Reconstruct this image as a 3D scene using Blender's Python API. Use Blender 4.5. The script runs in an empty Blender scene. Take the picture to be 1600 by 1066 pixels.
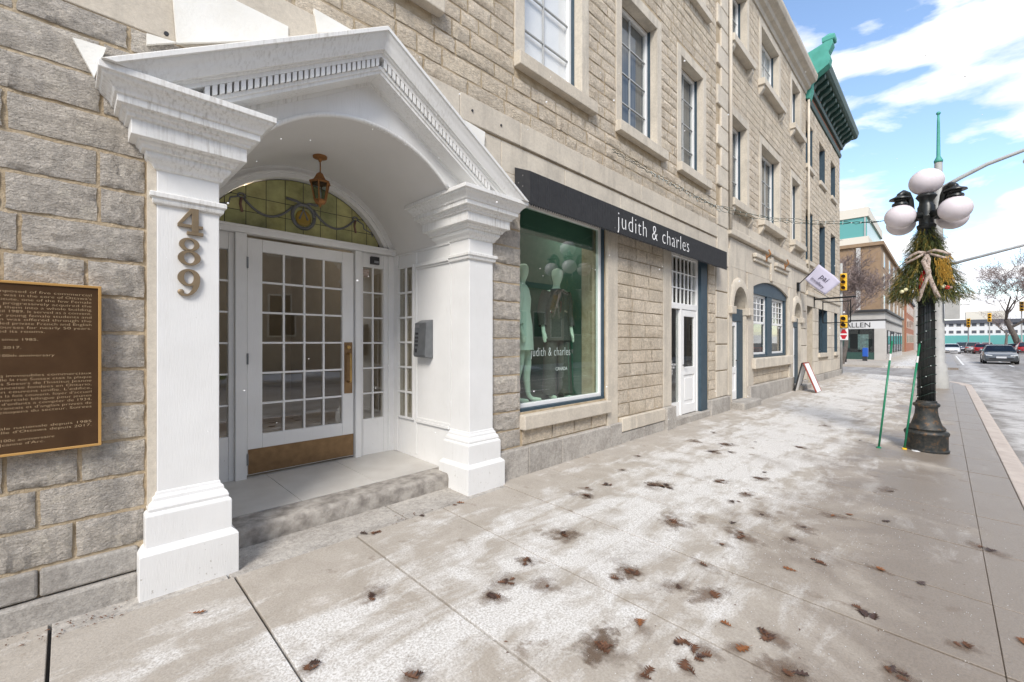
import bpy, bmesh, math, random
from mathutils import Vector, Matrix
R = math.radians
random.seed(7)
sc = bpy.context.scene
COL = sc.collection

# ---------------------------------------------------------------- camera
FPX, ANG, CAMH, V0 = 685.0, R(44.6), 1.4, 535.0
cd = bpy.data.cameras.new('camera'); cam = bpy.data.objects.new('camera', cd); COL.objects.link(cam)
cam.location = (0, 0, CAMH); cam.rotation_euler = (R(90), 0, -(math.pi/2 - ANG))
cd.sensor_width = 36; cd.lens = 36*FPX/1600; cd.shift_y = 2/1600
cd.clip_start = .05; cd.clip_end = 3000
sc.camera = cam

# ---------------------------------------------------------------- world and sun
SUN_EL, SUN_AZ = R(42), R(215)          # light comes from the street side, high and to the left
w = bpy.data.worlds.new('World'); sc.world = w; w.use_nodes = True
nt = w.node_tree; N = nt.nodes; L = nt.links; N.clear()
out = N.new('ShaderNodeOutputWorld')
sky = N.new('ShaderNodeTexSky'); sky.sky_type = 'NISHITA'; sky.sun_disc = False
sky.sun_elevation = SUN_EL; sky.sun_rotation = R(90) - SUN_AZ + R(0); sky.air_density = 1.0; sky.dust_density = .3; sky.ozone_density = 1.2
b1 = N.new('ShaderNodeBackground'); b1.inputs[1].default_value = .115
L.new(sky.outputs[0], b1.inputs[0])
tc = N.new('ShaderNodeTexCoord'); sp = N.new('ShaderNodeSeparateXYZ'); L.new(tc.outputs['Generated'], sp.inputs[0])
def mth(op, a, b=None, clamp=False):
    n = N.new('ShaderNodeMath'); n.operation = op; n.use_clamp = clamp
    for i, q in enumerate((a, b)):
        if q is None: continue
        if isinstance(q, (int, float)): n.inputs[i].default_value = q
        else: L.new(q, n.inputs[i])
    return n.outputs[0]
zz = mth('ADD', mth('MAXIMUM', sp.outputs[2], 0.0), .24)
cmb = N.new('ShaderNodeCombineXYZ')
L.new(mth('DIVIDE', sp.outputs[0], zz), cmb.inputs[0]); L.new(mth('DIVIDE', sp.outputs[1], zz), cmb.inputs[1])
mp = N.new('ShaderNodeMapping'); L.new(cmb.outputs[0], mp.inputs[0])
mp.inputs['Location'].default_value = (5.3, 2.2, 0); mp.inputs['Rotation'].default_value = (0, 0, R(10)); mp.inputs['Scale'].default_value = (1.5, 1.0, 1)
nz = N.new('ShaderNodeTexNoise'); nz.inputs['Scale'].default_value = 2.0; nz.inputs['Detail'].default_value = 9; nz.inputs['Roughness'].default_value = .55
nz.inputs['Distortion'].default_value = .25
L.new(mp.outputs[0], nz.inputs['Vector'])
hz = mth('MULTIPLY', mth('SUBTRACT', .25, sp.outputs[2], True), .40)       # more cloud low down towards the horizon
den = mth('ADD', nz.outputs[0], hz)
cr = N.new('ShaderNodeValToRGB'); cr.color_ramp.elements[0].position = .46; cr.color_ramp.elements[1].position = .55
L.new(den, cr.inputs[0])
nz2 = N.new('ShaderNodeTexNoise'); nz2.inputs['Scale'].default_value = 3.4; nz2.inputs['Detail'].default_value = 6
L.new(mp.outputs[0], nz2.inputs['Vector'])
cc = N.new('ShaderNodeValToRGB'); cc.color_ramp.elements[0].position = .35; cc.color_ramp.elements[1].position = .6
cc.color_ramp.elements[0].color = (.70, .72, .79, 1); cc.color_ramp.elements[1].color = (1, 1, 1, 1)
L.new(nz2.outputs[0], cc.inputs[0])
b2 = N.new('ShaderNodeBackground'); b2.inputs[1].default_value = .60; L.new(cc.outputs[0], b2.inputs[0])
mx = N.new('ShaderNodeMixShader'); L.new(cr.outputs[0], mx.inputs[0]); L.new(b1.outputs[0], mx.inputs[1]); L.new(b2.outputs[0], mx.inputs[2])
L.new(mx.outputs[0], out.inputs[0])
sd = bpy.data.lights.new('sun', 'SUN'); sun = bpy.data.objects.new('sun', sd); COL.objects.link(sun)
sd.energy = 1.45; sd.angle = R(18); sd.color = (1, .94, .86)
dirv = Vector((math.cos(SUN_EL)*math.cos(SUN_AZ), math.cos(SUN_EL)*math.sin(SUN_AZ), math.sin(SUN_EL)))
sun.rotation_euler = (-dirv).to_track_quat('-Z', 'Y').to_euler()
vs = sc.view_settings
vs.view_transform = 'Standard'; vs.look = 'None'; vs.gamma = 1; vs.use_curve_mapping = False; vs.exposure = 1.36
sc.render.engine = 'CYCLES'

# ---------------------------------------------------------------- helpers
CA, SA = math.cos(ANG), math.sin(ANG)
def proj(x, y, z):
    d = CA*x + SA*y
    if d < .05: return None
    return (800 + FPX*(SA*x - CA*y)/d, V0 - FPX*(z - CAMH)/d)
def onY(u, v, Y):
    r = (u-800)/FPX; t = Y/(SA - CA*r); return ((CA + SA*r)*t, CAMH + (V0-v)/FPX*t)
def gz(y): return .037*(y - 3.1)                     # the pavement falls gently to the kerb
def onS(u, v):
    r = (u-800)/FPX; dx, dy, dz = CA+SA*r, SA-CA*r, (V0-v)/FPX
    t = (-.037*3.1 - CAMH)/(dz - .037*dy); return (dx*t, dy*t, CAMH+dz*t)

class MB:
    def __init__(s): s.v = []; s.f = []; s.mi = []
    def add(s, vs, fs, mi=0):
        o = len(s.v); s.v += [tuple(p) for p in vs]; s.f += [tuple(i+o for i in f) for f in fs]; s.mi += [mi]*len(fs); return s
    def box(s, x0, x1, y0, y1, z0, z1, mi=0):
        v = [(x, y, z) for z in (z0, z1) for y in (y0, y1) for x in (x0, x1)]
        return s.add(v, [(0,2,3,1),(4,5,7,6),(0,1,5,4),(2,6,7,3),(0,4,6,2),(1,3,7,5)], mi)
    def prism(s, pts, axis, a, b, mi=0):
        n = len(pts)
        def mk(p, q): return {'x': (q, p[0], p[1]), 'y': (p[0], q, p[1]), 'z': (p[0], p[1], q)}[axis]
        v = [mk(p, a) for p in pts] + [mk(p, b) for p in pts]
        f = [tuple(range(n)), tuple(range(2*n-1, n-1, -1))] + [(i, i+n, (i+1) % n + n, (i+1) % n) for i in range(n)]
        return s.add(v, f, mi)
    def loft(s, rings, closed=True, caps=True, mi=0):
        n = len(rings[0]); v = [p for r in rings for p in r]; f = []
        for k in range(len(rings)-1):
            for i in range(n if closed else n-1):
                j = (i+1) % n; f.append((k*n+i, k*n+j, (k+1)*n+j, (k+1)*n+i))
        if caps and closed:
            f.append(tuple(range(n-1, -1, -1))); f.append(tuple((len(rings)-1)*n + i for i in range(n)))
        return s.add(v, f, mi)
    def lathe(s, prof, cx=0, cy=0, n=24, mi=0, flute=0, nf=12):
        rings = []
        for r, z in prof:
            rings.append([(cx + r*(1 - (flute if r > .01 else 0)*(.5+.5*math.cos(nf*2*math.pi*i/n)))*math.cos(2*math.pi*i/n), cy + r*(1-flute*(.5+.5*math.cos(nf*2*math.pi*i/n)))*math.sin(2*math.pi*i/n), z) for i in range(n)])
        return s.loft(rings, mi=mi)
    def tube(s, path, rad, n=8, mi=0, caps=True):
        P = [Vector(p) for p in path]; rings = []
        if not hasattr(rad, '__len__'): rad = [rad]*len(P)
        prev = None
        for i, p in enumerate(P):
            d = (P[min(i+1, len(P)-1)] - P[max(i-1, 0)]).normalized()
            if prev is None:
                up = Vector((0,0,1)) if abs(d.z) < .9 else Vector((1,0,0)); a = d.cross(up).normalized()
            else:
                a = (prev - d*prev.dot(d)).normalized()
            prev = a; b = d.cross(a)
            rings.append([tuple(p + (a*math.cos(2*math.pi*k/n) + b*math.sin(2*math.pi*k/n))*rad[i]) for k in range(n)])
        return s.loft(rings, caps=caps, mi=mi)
    def stack(s, x0, x1, y0, y1, prof, mi=0):             # rectangular mouldings with mitred corners: (offset, z)
        return s.loft([[(x0-o, y0-o, z), (x1+o, y0-o, z), (x1+o, y1+o, z), (x0-o, y1+o, z)] for o, z in prof], mi=mi)
    def ball(s, c, r, n=12, m=8, sx=1, sy=1, sz=1, mi=0):
        rings = []
        for j in range(1, m):
            t = math.pi*j/m
            rings.append([(c[0]+sx*r*math.sin(t)*math.cos(2*math.pi*i/n), c[1]+sy*r*math.sin(t)*math.sin(2*math.pi*i/n), c[2]-sz*r*math.cos(t)) for i in range(n)])
        return s.loft(rings, mi=mi)
    def build(s, name, mat, parent=None, bevel=0, smooth=False, seg=2, norm=True):
        me = bpy.data.meshes.new(name); me.from_pydata(s.v, [], s.f)
        mats = mat if isinstance(mat, (list, tuple)) else [mat]
        for m in mats: me.materials.append(M[m])
        if len(mats) > 1: me.polygons.foreach_set('material_index', s.mi)
        if norm:
            bm = bmesh.new(); bm.from_mesh(me); bmesh.ops.recalc_face_normals(bm, faces=bm.faces); bm.to_mesh(me); bm.free()
        if smooth: me.polygons.foreach_set('use_smooth', [True]*len(me.polygons))
        o = bpy.data.objects.new(name, me); COL.objects.link(o)
        if smooth == 'auto':
            me.polygons.foreach_set('use_smooth', [True]*len(me.polygons)); me.set_sharp_from_angle(angle=R(38))
        if bevel:
            b = o.modifiers.new('bevel', 'BEVEL'); b.width = bevel; b.segments = seg; b.limit_method = 'ANGLE'; b.angle_limit = R(35)
        if parent: attach(o, parent)
        return o
def world_of(o):
    m = o.matrix_basis.copy()
    if o.parent: return world_of(o.parent) @ o.matrix_parent_inverse @ m
    return m
def attach(o, parent):
    o.parent = parent; o.matrix_parent_inverse = world_of(parent).inverted()
def tag(o, label=None, cat=None, group=None, kind=None):
    if label: o['label'] = label
    if cat: o['category'] = cat
    if group: o['group'] = group
    if kind: o['kind'] = kind
    return o
def thing(name, loc, label, cat, group=None, rz=0):
    o = bpy.data.objects.new(name, None); COL.objects.link(o); o.location = loc; o.rotation_euler.z = rz; o.empty_display_size = .1
    return tag(o, label, cat, group)
def copy_tree(o, parent=None):
    c = o.copy(); COL.objects.link(c); c.parent = parent
    if parent: c.matrix_parent_inverse = o.matrix_parent_inverse
    for ch in o.children: copy_tree(ch, c)
    return c
def bx(name, mat, parent, x0, x1, y0, y1, z0, z1, bevel=0):
    return MB().box(x0, x1, y0, y1, z0, z1).build(name, mat, parent, bevel)
def wall_mesh(x0, x1, z0, z1, y0, y1, holes):
    holes = [(h[0]-.012, h[1]+.012, h[2]-.012, h[3]+.012) for h in holes]
    xs = sorted({x0, x1, *[min(max(h[i], x0), x1) for h in holes for i in (0, 1)]})
    zs = sorted({z0, z1, *[min(max(h[i], z0), z1) for h in holes for i in (2, 3)]})
    def solid(i, j):
        if i < 0 or j < 0 or i >= len(xs)-1 or j >= len(zs)-1: return False
        cx, cz = (xs[i]+xs[i+1])/2, (zs[j]+zs[j+1])/2
        return not any(h[0] < cx < h[1] and h[2] < cz < h[3] for h in holes)
    m = MB()
    for i in range(len(xs)-1):
        for j in range(len(zs)-1):
            if not solid(i, j): continue
            a, b, c, d = xs[i], xs[i+1], zs[j], zs[j+1]
            m.add([(a,y0,c),(b,y0,c),(b,y0,d),(a,y0,d),(a,y1,c),(b,y1,c),(b,y1,d),(a,y1,d)], [(0,1,2,3),(7,6,5,4)] +
                  ([] if solid(i-1,j) else [(0,3,7,4)]) + ([] if solid(i+1,j) else [(1,5,6,2)]) + ([] if solid(i,j-1) else [(0,4,5,1)]) + ([] if solid(i,j+1) else [(3,2,6,7)]))
    return m
def text_mesh(s, size, ext=0, align='LEFT', sx=1, spacing=1, off=0):
    c = bpy.data.curves.new('text', 'FONT'); c.body = s; c.size = size; c.extrude = ext; c.align_x = align; c.space_character = spacing; c.resolution_u = 3; c.offset = off
    o = bpy.data.objects.new('text', c); COL.objects.link(o)
    dg = bpy.context.evaluated_depsgraph_get(); me = bpy.data.meshes.new_from_object(o.evaluated_get(dg))
    bpy.data.objects.remove(o); bpy.data.curves.remove(c)
    if sx != 1: me.transform(Matrix.Scale(sx, 4, (1,0,0)))
    return me
def put_text(name, s, size, mat, parent, loc, rot=(R(90),0,0), ext=.002, align='LEFT', sx=1, spacing=1, off=0):
    me = text_mesh(s, size, ext, align, sx, spacing, off); me.name = name; me.materials.clear(); me.materials.append(M[mat])
    o = bpy.data.objects.new(name, me); COL.objects.link(o); o.location = loc; o.rotation_euler = rot
    if parent: attach(o, parent)
    return o

# ---------------------------------------------------------------- materials
M = {}
def newmat(name):
    m = bpy.data.materials.new(name); m.use_nodes = True; M[name] = m
    n = m.node_tree.nodes; return m, n, m.node_tree.links, n['Principled BSDF']
def col(c): return (*c, 1)
def noise(n, l, vec, scale, detail=5, rough=.55, dist=0):
    t = n.new('ShaderNodeTexNoise'); t.inputs['Scale'].default_value = scale; t.inputs['Detail'].default_value = detail; t.inputs['Roughness'].default_value = rough; t.inputs['Distortion'].default_value = dist
    l.new(vec, t.inputs['Vector']); return t.outputs[0]
def ramp(n, l, fac, stops):
    r = n.new('ShaderNodeValToRGB'); e = r.color_ramp.elements
    while len(e) < len(stops): e.new(.5)
    for q, (p, c) in zip(e, stops): q.position = p; q.color = col(c) if hasattr(c, '__len__') else (c, c, c, 1)
    l.new(fac, r.inputs[0]); return r.outputs[0]
def mixc(n, l, fac, a, b, mode='MIX'):
    x = n.new('ShaderNodeMix'); x.data_type = 'RGBA'; x.blend_type = mode
    for i, q in ((0, fac), (6, a), (7, b)):
        if isinstance(q, (int, float)): x.inputs[i].default_value = q
        elif isinstance(q, tuple): x.inputs[i].default_value = col(q)
        else: l.new(q, x.inputs[i])
    return x.outputs[2]
def mm(n, l, op, a, b=None, clamp=False):
    x = n.new('ShaderNodeMath'); x.operation = op; x.use_clamp = clamp
    for i, q in enumerate((a, b)):
        if q is None: continue
        if isinstance(q, (int, float)): x.inputs[i].default_value = q
        else: l.new(q, x.inputs[i])
    return x.outputs[0]
def bump(n, l, p, h, dist, strength=1.0):
    b = n.new('ShaderNodeBump'); b.inputs['Distance'].default_value = dist; b.inputs['Strength'].default_value = strength
    l.new(h, b.inputs['Height']); l.new(b.outputs[0], p.inputs['Normal'])
def pmat(name, c1, c2=None, scale=6, rough=.6, metal=0, bmp=0, bscale=40, coat=0, stops=(.3, .7), stretch=None):
    m, n, l, p = newmat(name)
    p.inputs['Roughness'].default_value = rough; p.inputs['Metallic'].default_value = metal; p.inputs['Coat Weight'].default_value = coat
    g = n.new('ShaderNodeNewGeometry'); vec = g.outputs['Position']
    if stretch:
        q = n.new('ShaderNodeMapping'); q.inputs['Scale'].default_value = stretch; l.new(vec, q.inputs[0]); vec = q.outputs[0]
    if c2: l.new(ramp(n, l, noise(n, l, vec, scale), [(stops[0], c1), (stops[1], c2)]), p.inputs['Base Color'])
    else: p.inputs['Base Color'].default_value = col(c1)
    if bmp: bump(n, l, p, noise(n, l, vec, bscale, 6, .6), bmp)
    return m
def stone_mat(name, cols, mortarish=None, bscale=14, bdist=.03, dark=(.12,.11,.1), darkamt=.5, rough=.85, fine=1.0):
    m, n, l, p = newmat(name); p.inputs['Roughness'].default_value = rough; p.inputs['Specular IOR Level'].default_value = .25
    g = n.new('ShaderNodeNewGeometry'); oi = n.new('ShaderNodeObjectInfo')
    rnd = mm(n, l, 'FRACT', mm(n, l, 'ADD', oi.outputs['Random'], g.outputs['Random Per Island']))
    k = len(cols); base = ramp(n, l, rnd, [(i/(k-1), c) for i, c in enumerate(cols)])
    pos = g.outputs['Position']
    v1 = noise(n, l, pos, 3.2, 6, .6); v2 = noise(n, l, pos, 32, 6, .65); v3 = noise(n, l, pos, 130, 3, .6)
    c = mixc(n, l, mm(n, l, 'MULTIPLY', ramp(n, l, v1, [(.42, 0.), (.72, 1.)]), darkamt), base, dark)
    dq = n.new('ShaderNodeMapping'); dq.inputs['Scale'].default_value = (2.6, 2.6, .35); l.new(pos, dq.inputs[0])
    drip = ramp(n, l, noise(n, l, dq.outputs[0], 1.6, 6, .65), [(.52, 0.), (.70, 1.)])
    c = mixc(n, l, mm(n, l, 'MULTIPLY', drip, .38), c, tuple(q*.8 for q in dark))
    c = mixc(n, l, fine, c, ramp(n, l, v2, [(.3, .74), (.64, 1.14)]), 'MULTIPLY')
    c = mixc(n, l, fine, c, ramp(n, l, v3, [(.3, .80), (.6, 1.10)]), 'MULTIPLY')
    l.new(c, p.inputs['Base Color'])
    q = n.new('ShaderNodeMapping'); q.inputs['Scale'].default_value = (1, 1, 1.7); q.inputs['Rotation'].default_value = (0, R(-28), 0); l.new(pos, q.inputs[0])
    h1 = noise(n, l, q.outputs[0], bscale, 7, .62, .4); h2 = noise(n, l, q.outputs[0], bscale*4, 5, .7)
    bump(n, l, p, mm(n, l, 'ADD', h1, mm(n, l, 'MULTIPLY', h2, .32)), bdist)
    return m
stone_mat('ashlar_grey', [(.50,.455,.40), (.60,.545,.475), (.53,.485,.43), (.63,.575,.495)], bscale=52, bdist=.026, dark=(.25,.235,.22), darkamt=.40)
stone_mat('rubble_tan', [(.58,.495,.385), (.67,.585,.47), (.55,.48,.385), (.64,.555,.435)], bscale=38, bdist=.020, dark=(.36,.29,.21), darkamt=.35)
stone_mat('sawn_stone', [(.57,.51,.42), (.63,.57,.475), (.55,.495,.415)], bscale=30, bdist=.0022, dark=(.33,.30,.26), darkamt=.38, fine=.4)
stone_mat('base_stone', [(.40,.375,.34), (.45,.42,.38), (.38,.36,.33)], bscale=26, bdist=.005, dark=(.20,.18,.16), darkamt=.55)
pmat('mortar', (.35,.265,.165), (.50,.41,.29), 9, .95, bmp=.012, bscale=50)
pmat('mortar_pale', (.44,.375,.29), (.54,.475,.38), 9, .95, bmp=.012, bscale=50)
def painted_white():
    m, n, l, p = newmat('white_paint'); p.inputs['Roughness'].default_value = .42
    g = n.new('ShaderNodeNewGeometry'); pos = g.outputs['Position']
    q = n.new('ShaderNodeMapping'); q.inputs['Scale'].default_value = (22, 22, 2.2); l.new(pos, q.inputs[0])
    st = noise(n, l, q.outputs[0], 3, 5, .6); big = noise(n, l, pos, 2.1, 5, .6); fine = noise(n, l, pos, 55, 4, .6)
    k = mm(n, l, 'MULTIPLY', ramp(n, l, st, [(.47, 0.), (.72, 1.)]), ramp(n, l, big, [(.40, 0.), (.62, 1.)]))
    c = mixc(n, l, mm(n, l, 'MULTIPLY', k, .72), (.74,.735,.715), (.36,.33,.285))
    c = mixc(n, l, mm(n, l, 'MULTIPLY', ramp(n, l, fine, [(.62, 0.), (.75, 1.)]), .16), c, (.45,.42,.38))
    l.new(c, p.inputs['Base Color']); bump(n, l, p, fine, .0012)
painted_white()
def plain_white():
    m, n, l, p = newmat('white_plain'); p.inputs['Roughness'].default_value = .4
    g = n.new('ShaderNodeNewGeometry'); pos = g.outputs['Position']; s = n.new('ShaderNodeSeparateXYZ'); l.new(pos, s.inputs[0])
    a = noise(n, l, pos, 2.5, 5, .6); f = noise(n, l, pos, 38, 5, .7); q = n.new('ShaderNodeMapping'); q.inputs['Scale'].default_value = (9, 9, 1.2); l.new(pos, q.inputs[0])
    st = noise(n, l, q.outputs[0], 4, 4, .6)
    c = ramp(n, l, a, [(.3, (.70,.695,.68)), (.7, (.76,.757,.745))])
    c = mixc(n, l, mm(n, l, 'MULTIPLY', ramp(n, l, st, [(.58, 0.), (.75, 1.)]), .16), c, (.45,.42,.38))
    splash = mm(n, l, 'SUBTRACT', 1., mm(n, l, 'MULTIPLY', s.outputs[2], 1.9), True)     # scuffs and chips kicked up near the pavement
    k = mm(n, l, 'MULTIPLY', ramp(n, l, mm(n, l, 'ADD', f, mm(n, l, 'MULTIPLY', splash, .10)), [(.72, 0.), (.76, 1.)]), .6)
    l.new(mixc(n, l, k, c, (.30,.265,.22)), p.inputs['Base Color']); bump(n, l, p, noise(n, l, q.outputs[0], 16, 5, .6), .0012)
plain_white()
pmat('white_plaster', (.62,.605,.58), (.67,.655,.63), 1.5, .6, bmp=.001, bscale=30)
pmat('old_paint', (.74,.72,.66), (.82,.81,.77), 4, .6, bmp=.002, bscale=60)
pmat('step_stone', (.19,.17,.15), (.41,.38,.34), 11, .85, bmp=.007, bscale=60, stops=(.34,.66))
pmat('porch_tile', (.46,.435,.40), (.53,.51,.475), 5, .55, bmp=.0012, bscale=80)
def brassy(name, c, rough, metal=.85): return pmat(name, tuple(x*.72 for x in c), c, 14, rough, metal, bmp=.0006, bscale=120)
brassy('brown_brass', (.26,.165,.085), .38, .7); brassy('bright_brass', (.62,.40,.15), .28); brassy('rust_copper', (.36,.17,.06), .6, .5); brassy('numeral_bronze', (.30,.225,.14), .5, .55)
pmat('plaque_brown', (.060,.030,.012), (.085,.045,.02), 10, .35, .3)
pmat('plaque_letter', (.62,.46,.28), rough=.45, metal=.3)
pmat('plaque_rim', (.62,.36,.12), rough=.35, metal=.5)
pmat('blue_trim', (.025,.052,.075), (.04,.07,.095), 8, .5)
pmat('window_white', (.78,.78,.77), rough=.4)
pmat('dark_metal', (.012,.013,.014), rough=.35, metal=.4)
pmat('grey_metal', (.16,.17,.18), (.22,.23,.24), 12, .4, .6)
pmat('pole_grey', (.36,.36,.35), (.44,.44,.42), 5, .6, bmp=.001)
pmat('awning_black', (.020,.021,.024), (.03,.031,.034), 20, .85, bmp=.0015, bscale=200)
pmat('bar_grey', (.42,.43,.43), rough=.5); pmat('letter_grey', (.50,.58,.55), rough=.5)
pmat('letter_white', (.85,.85,.85), rough=.5)
pmat('interior', (.40,.37,.33), (.46,.43,.39), 2, .9)
pmat('interior_floor', (.18,.13,.09), rough=.5)
pmat('shop_green', (.075,.15,.115), (.10,.19,.145), 1.5, .8)
pmat('shop_floor', (.14,.135,.125), rough=.5)
pmat('blind', (.82,.83,.84), rough=.8)
pmat('curtain', (.10,.105,.11), (.22,.225,.23), 3, .9, stretch=(14,1,.3))
pmat('mannequin_green', (.66,.76,.64), rough=.45)
pmat('dress_green', (.68,.78,.68), rough=.9)
pmat('suit_grey', (.07,.068,.06), (.11,.105,.095), 60, .9)
pmat('amber', (.75,.42,.05), rough=.5); pmat('orange', (.70,.16,.04), rough=.5)
pmat('copper_green', (.045,.26,.20), (.07,.34,.27), 5, .6)
pmat('dark_green', (.018,.055,.045), (.03,.075,.06), 6, .5)
pmat('brick_red', (.30,.12,.07), (.38,.17,.10), 7, .85)
pmat('stake_green', (.01,.20,.10), rough=.4)
pmat('stake_white', (.75,.76,.74), rough=.4); pmat('yellow', (.80,.48,.03), rough=.45)
pmat('lilac', (.52,.50,.62), rough=.85); pmat('flag_letter', (.07,.06,.10), rough=.8)
pmat('asphalt', (.085,.082,.078), (.15,.145,.14), 1.3, .75, bmp=.004, bscale=120)
pmat('kerb_stone', (.42,.36,.32), (.52,.46,.41), 6, .85, bmp=.004, bscale=70)
pmat('ground_soil', (.10,.095,.085), (.16,.15,.14), 2, .95)
pmat('snow', (.78,.79,.80), (.60,.60,.60), 3, .7, bmp=.02, bscale=14)
pmat('road_paint', (.72,.72,.70), rough=.7)
pmat('tyre', (.015,.015,.015), rough=.8); pmat('rim', (.30,.30,.31), rough=.3, metal=.8)
pmat('lamp_iron', (.014,.017,.018), (.03,.032,.03), 9, .35, .3, bmp=.001)
def rusty():
    m, n, l, p = newmat('rusty_iron'); p.inputs['Roughness'].default_value = .55; p.inputs['Metallic'].default_value = .2
    g = n.new('ShaderNodeNewGeometry'); v = noise(n, l, g.outputs['Position'], 13, 7, .65)
    l.new(ramp(n, l, v, [(.40, (.022,.026,.027)), (.55, (.05,.048,.042)), (.68, (.17,.085,.03))]), p.inputs['Base Color'])
    bump(n, l, p, noise(n, l, g.outputs['Position'], 60), .003)
rusty()
pmat('globe', (.72,.66,.69), rough=.22)
pmat('fir', (.035,.06,.016), (.13,.145,.035), 22, .75); pmat('fir_tip', (.36,.24,.045), (.22,.19,.05), 30, .8)
pmat('ribbon', (.44,.36,.31), (.26,.19,.15), 45, .7, stops=(.45,.6)); pmat('gold_grass', (.62,.38,.06), (.45,.27,.04), 30, .7); pmat('bauble_red', (.5,.02,.02), rough=.2); pmat('bauble_cream', (.66,.62,.38), rough=.3)
pmat('leaf_brown', (.075,.034,.018), (.15,.065,.03), 40, .7); pmat('leaf_orange', (.26,.10,.03), (.17,.06,.018), 40, .7); pmat('leaf_dark', (.035,.018,.014), (.07,.035,.022), 40, .5)
pmat('bark', (.09,.075,.065), (.16,.14,.125), 6, .95, bmp=.01, bscale=20); pmat('twig', (.22,.17,.155), rough=.95)
pmat('cable', (.012,.03,.022), rough=.6); pmat('bulb', (.55,.60,.58), rough=.2)
pmat('concrete_far', (.42,.40,.37), (.50,.48,.45), 1, .9); pmat('brick_tan', (.24,.16,.095), (.31,.21,.13), 3, .9); pmat('cream', (.62,.58,.50), rough=.8); pmat('glass_teal', (.10,.32,.30), rough=.15)
pmat('roof_dark', (.07,.075,.09), rough=.7); pmat('store_white', (.60,.60,.60), rough=.6); pmat('store_black', (.03,.03,.032), rough=.5); pmat('news_blue', (.02,.10,.45), rough=.4); pmat('sign_red', (.55,.015,.03), rough=.4)
pmat('opp_stone', (.34,.27,.20), (.46,.38,.29), 3, .9, bmp=.02, bscale=9); pmat('opp_dark', (.20,.17,.14), (.30,.26,.21), 3, .9); pmat('slate', (.07,.07,.075), rough=.7); pmat('lawn', (.05,.14,.03), (.08,.19,.05), 6, .9)
pmat('poster', (.35,.50,.48), (.12,.16,.18), 4, .5); pmat('chalk', (.03,.03,.03), rough=.8); pmat('frame_red', (.30,.05,.03), rough=.6)
def glass(name, tint, ior=1.55, rough=0.0):
    m, n, l, p = newmat(name); n.remove(p)
    tr = n.new('ShaderNodeBsdfTransparent'); tr.inputs[0].default_value = col(tint)
    gl = n.new('ShaderNodeBsdfGlossy'); gl.inputs['Roughness'].default_value = rough
    lw = n.new('ShaderNodeLayerWeight'); lw.inputs[0].default_value = .5; f0 = ((ior-1)/(ior+1))**2
    fac = mm(n, l, 'ADD', mm(n, l, 'MULTIPLY', mm(n, l, 'POWER', lw.outputs['Facing'], 5.0), 1-f0), f0)
    x = n.new('ShaderNodeMixShader'); l.new(fac, x.inputs[0]); l.new(tr.outputs[0], x.inputs[1]); l.new(gl.outputs[0], x.inputs[2])
    l.new(x.outputs[0], n['Material Output'].inputs[0])
glass('glass', (.86,.88,.87), 1.85); glass('clear_glass', (.97,.98,.98), 2.0); glass('shop_glass', (.80,.93,.87), 2.5); glass('door_glass', (.80,.78,.72), 2.5); glass('car_glass', (.12,.15,.16), 1.8, .01); glass('lantern_glass', (.6,.65,.62), 1.5, .1)
def stained():
    m, n, l, p = newmat('stained_glass'); p.inputs['Roughness'].default_value = .25
    g = n.new('ShaderNodeNewGeometry'); oi = n.new('ShaderNodeObjectInfo')
    v = noise(n, l, g.outputs['Position'], 5, 5, .6)
    a = ramp(n, l, oi.outputs['Random'], [(0, (.30,.295,.12)), (.5, (.36,.34,.15)), (1, (.26,.27,.12))])
    l.new(mixc(n, l, 1., a, ramp(n, l, v, [(.3, .7), (.7, 1.5)]), 'MULTIPLY'), p.inputs['Base Color'])
stained()
def lit(name, c, e):
    m, n, l, p = newmat(name); p.inputs['Base Color'].default_value = col(c); p.inputs['Emission Color'].default_value = col(c); p.inputs['Emission Strength'].default_value = e
lit('lit_shade', (1, .8, .5), 2.5); lit('lit_white', (1, .97, .9), 4)
pmat('leading', (.03,.03,.028), rough=.6); pmat('stained_grey', (.14,.145,.15), rough=.3); pmat('stained_gold', (.30,.20,.03), rough=.3); pmat('stained_rose', (.18,.10,.07), rough=.3)
def car_paint(name, c): pmat(name, c, rough=.3, metal=.35, coat=.6)
for nm, c in (('car_grey', (.10,.11,.12)), ('car_red', (.30,.008,.015)), ('car_white', (.66,.67,.69)), ('car_blue', (.05,.07,.12)), ('car_silver', (.36,.36,.36))): car_paint(nm, c)
pmat('head_lamp', (.75,.78,.8), rough=.1); pmat('tail_lamp', (.5,.02,.01), rough=.2); pmat('plate', (.7,.7,.72), rough=.4)
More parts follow.
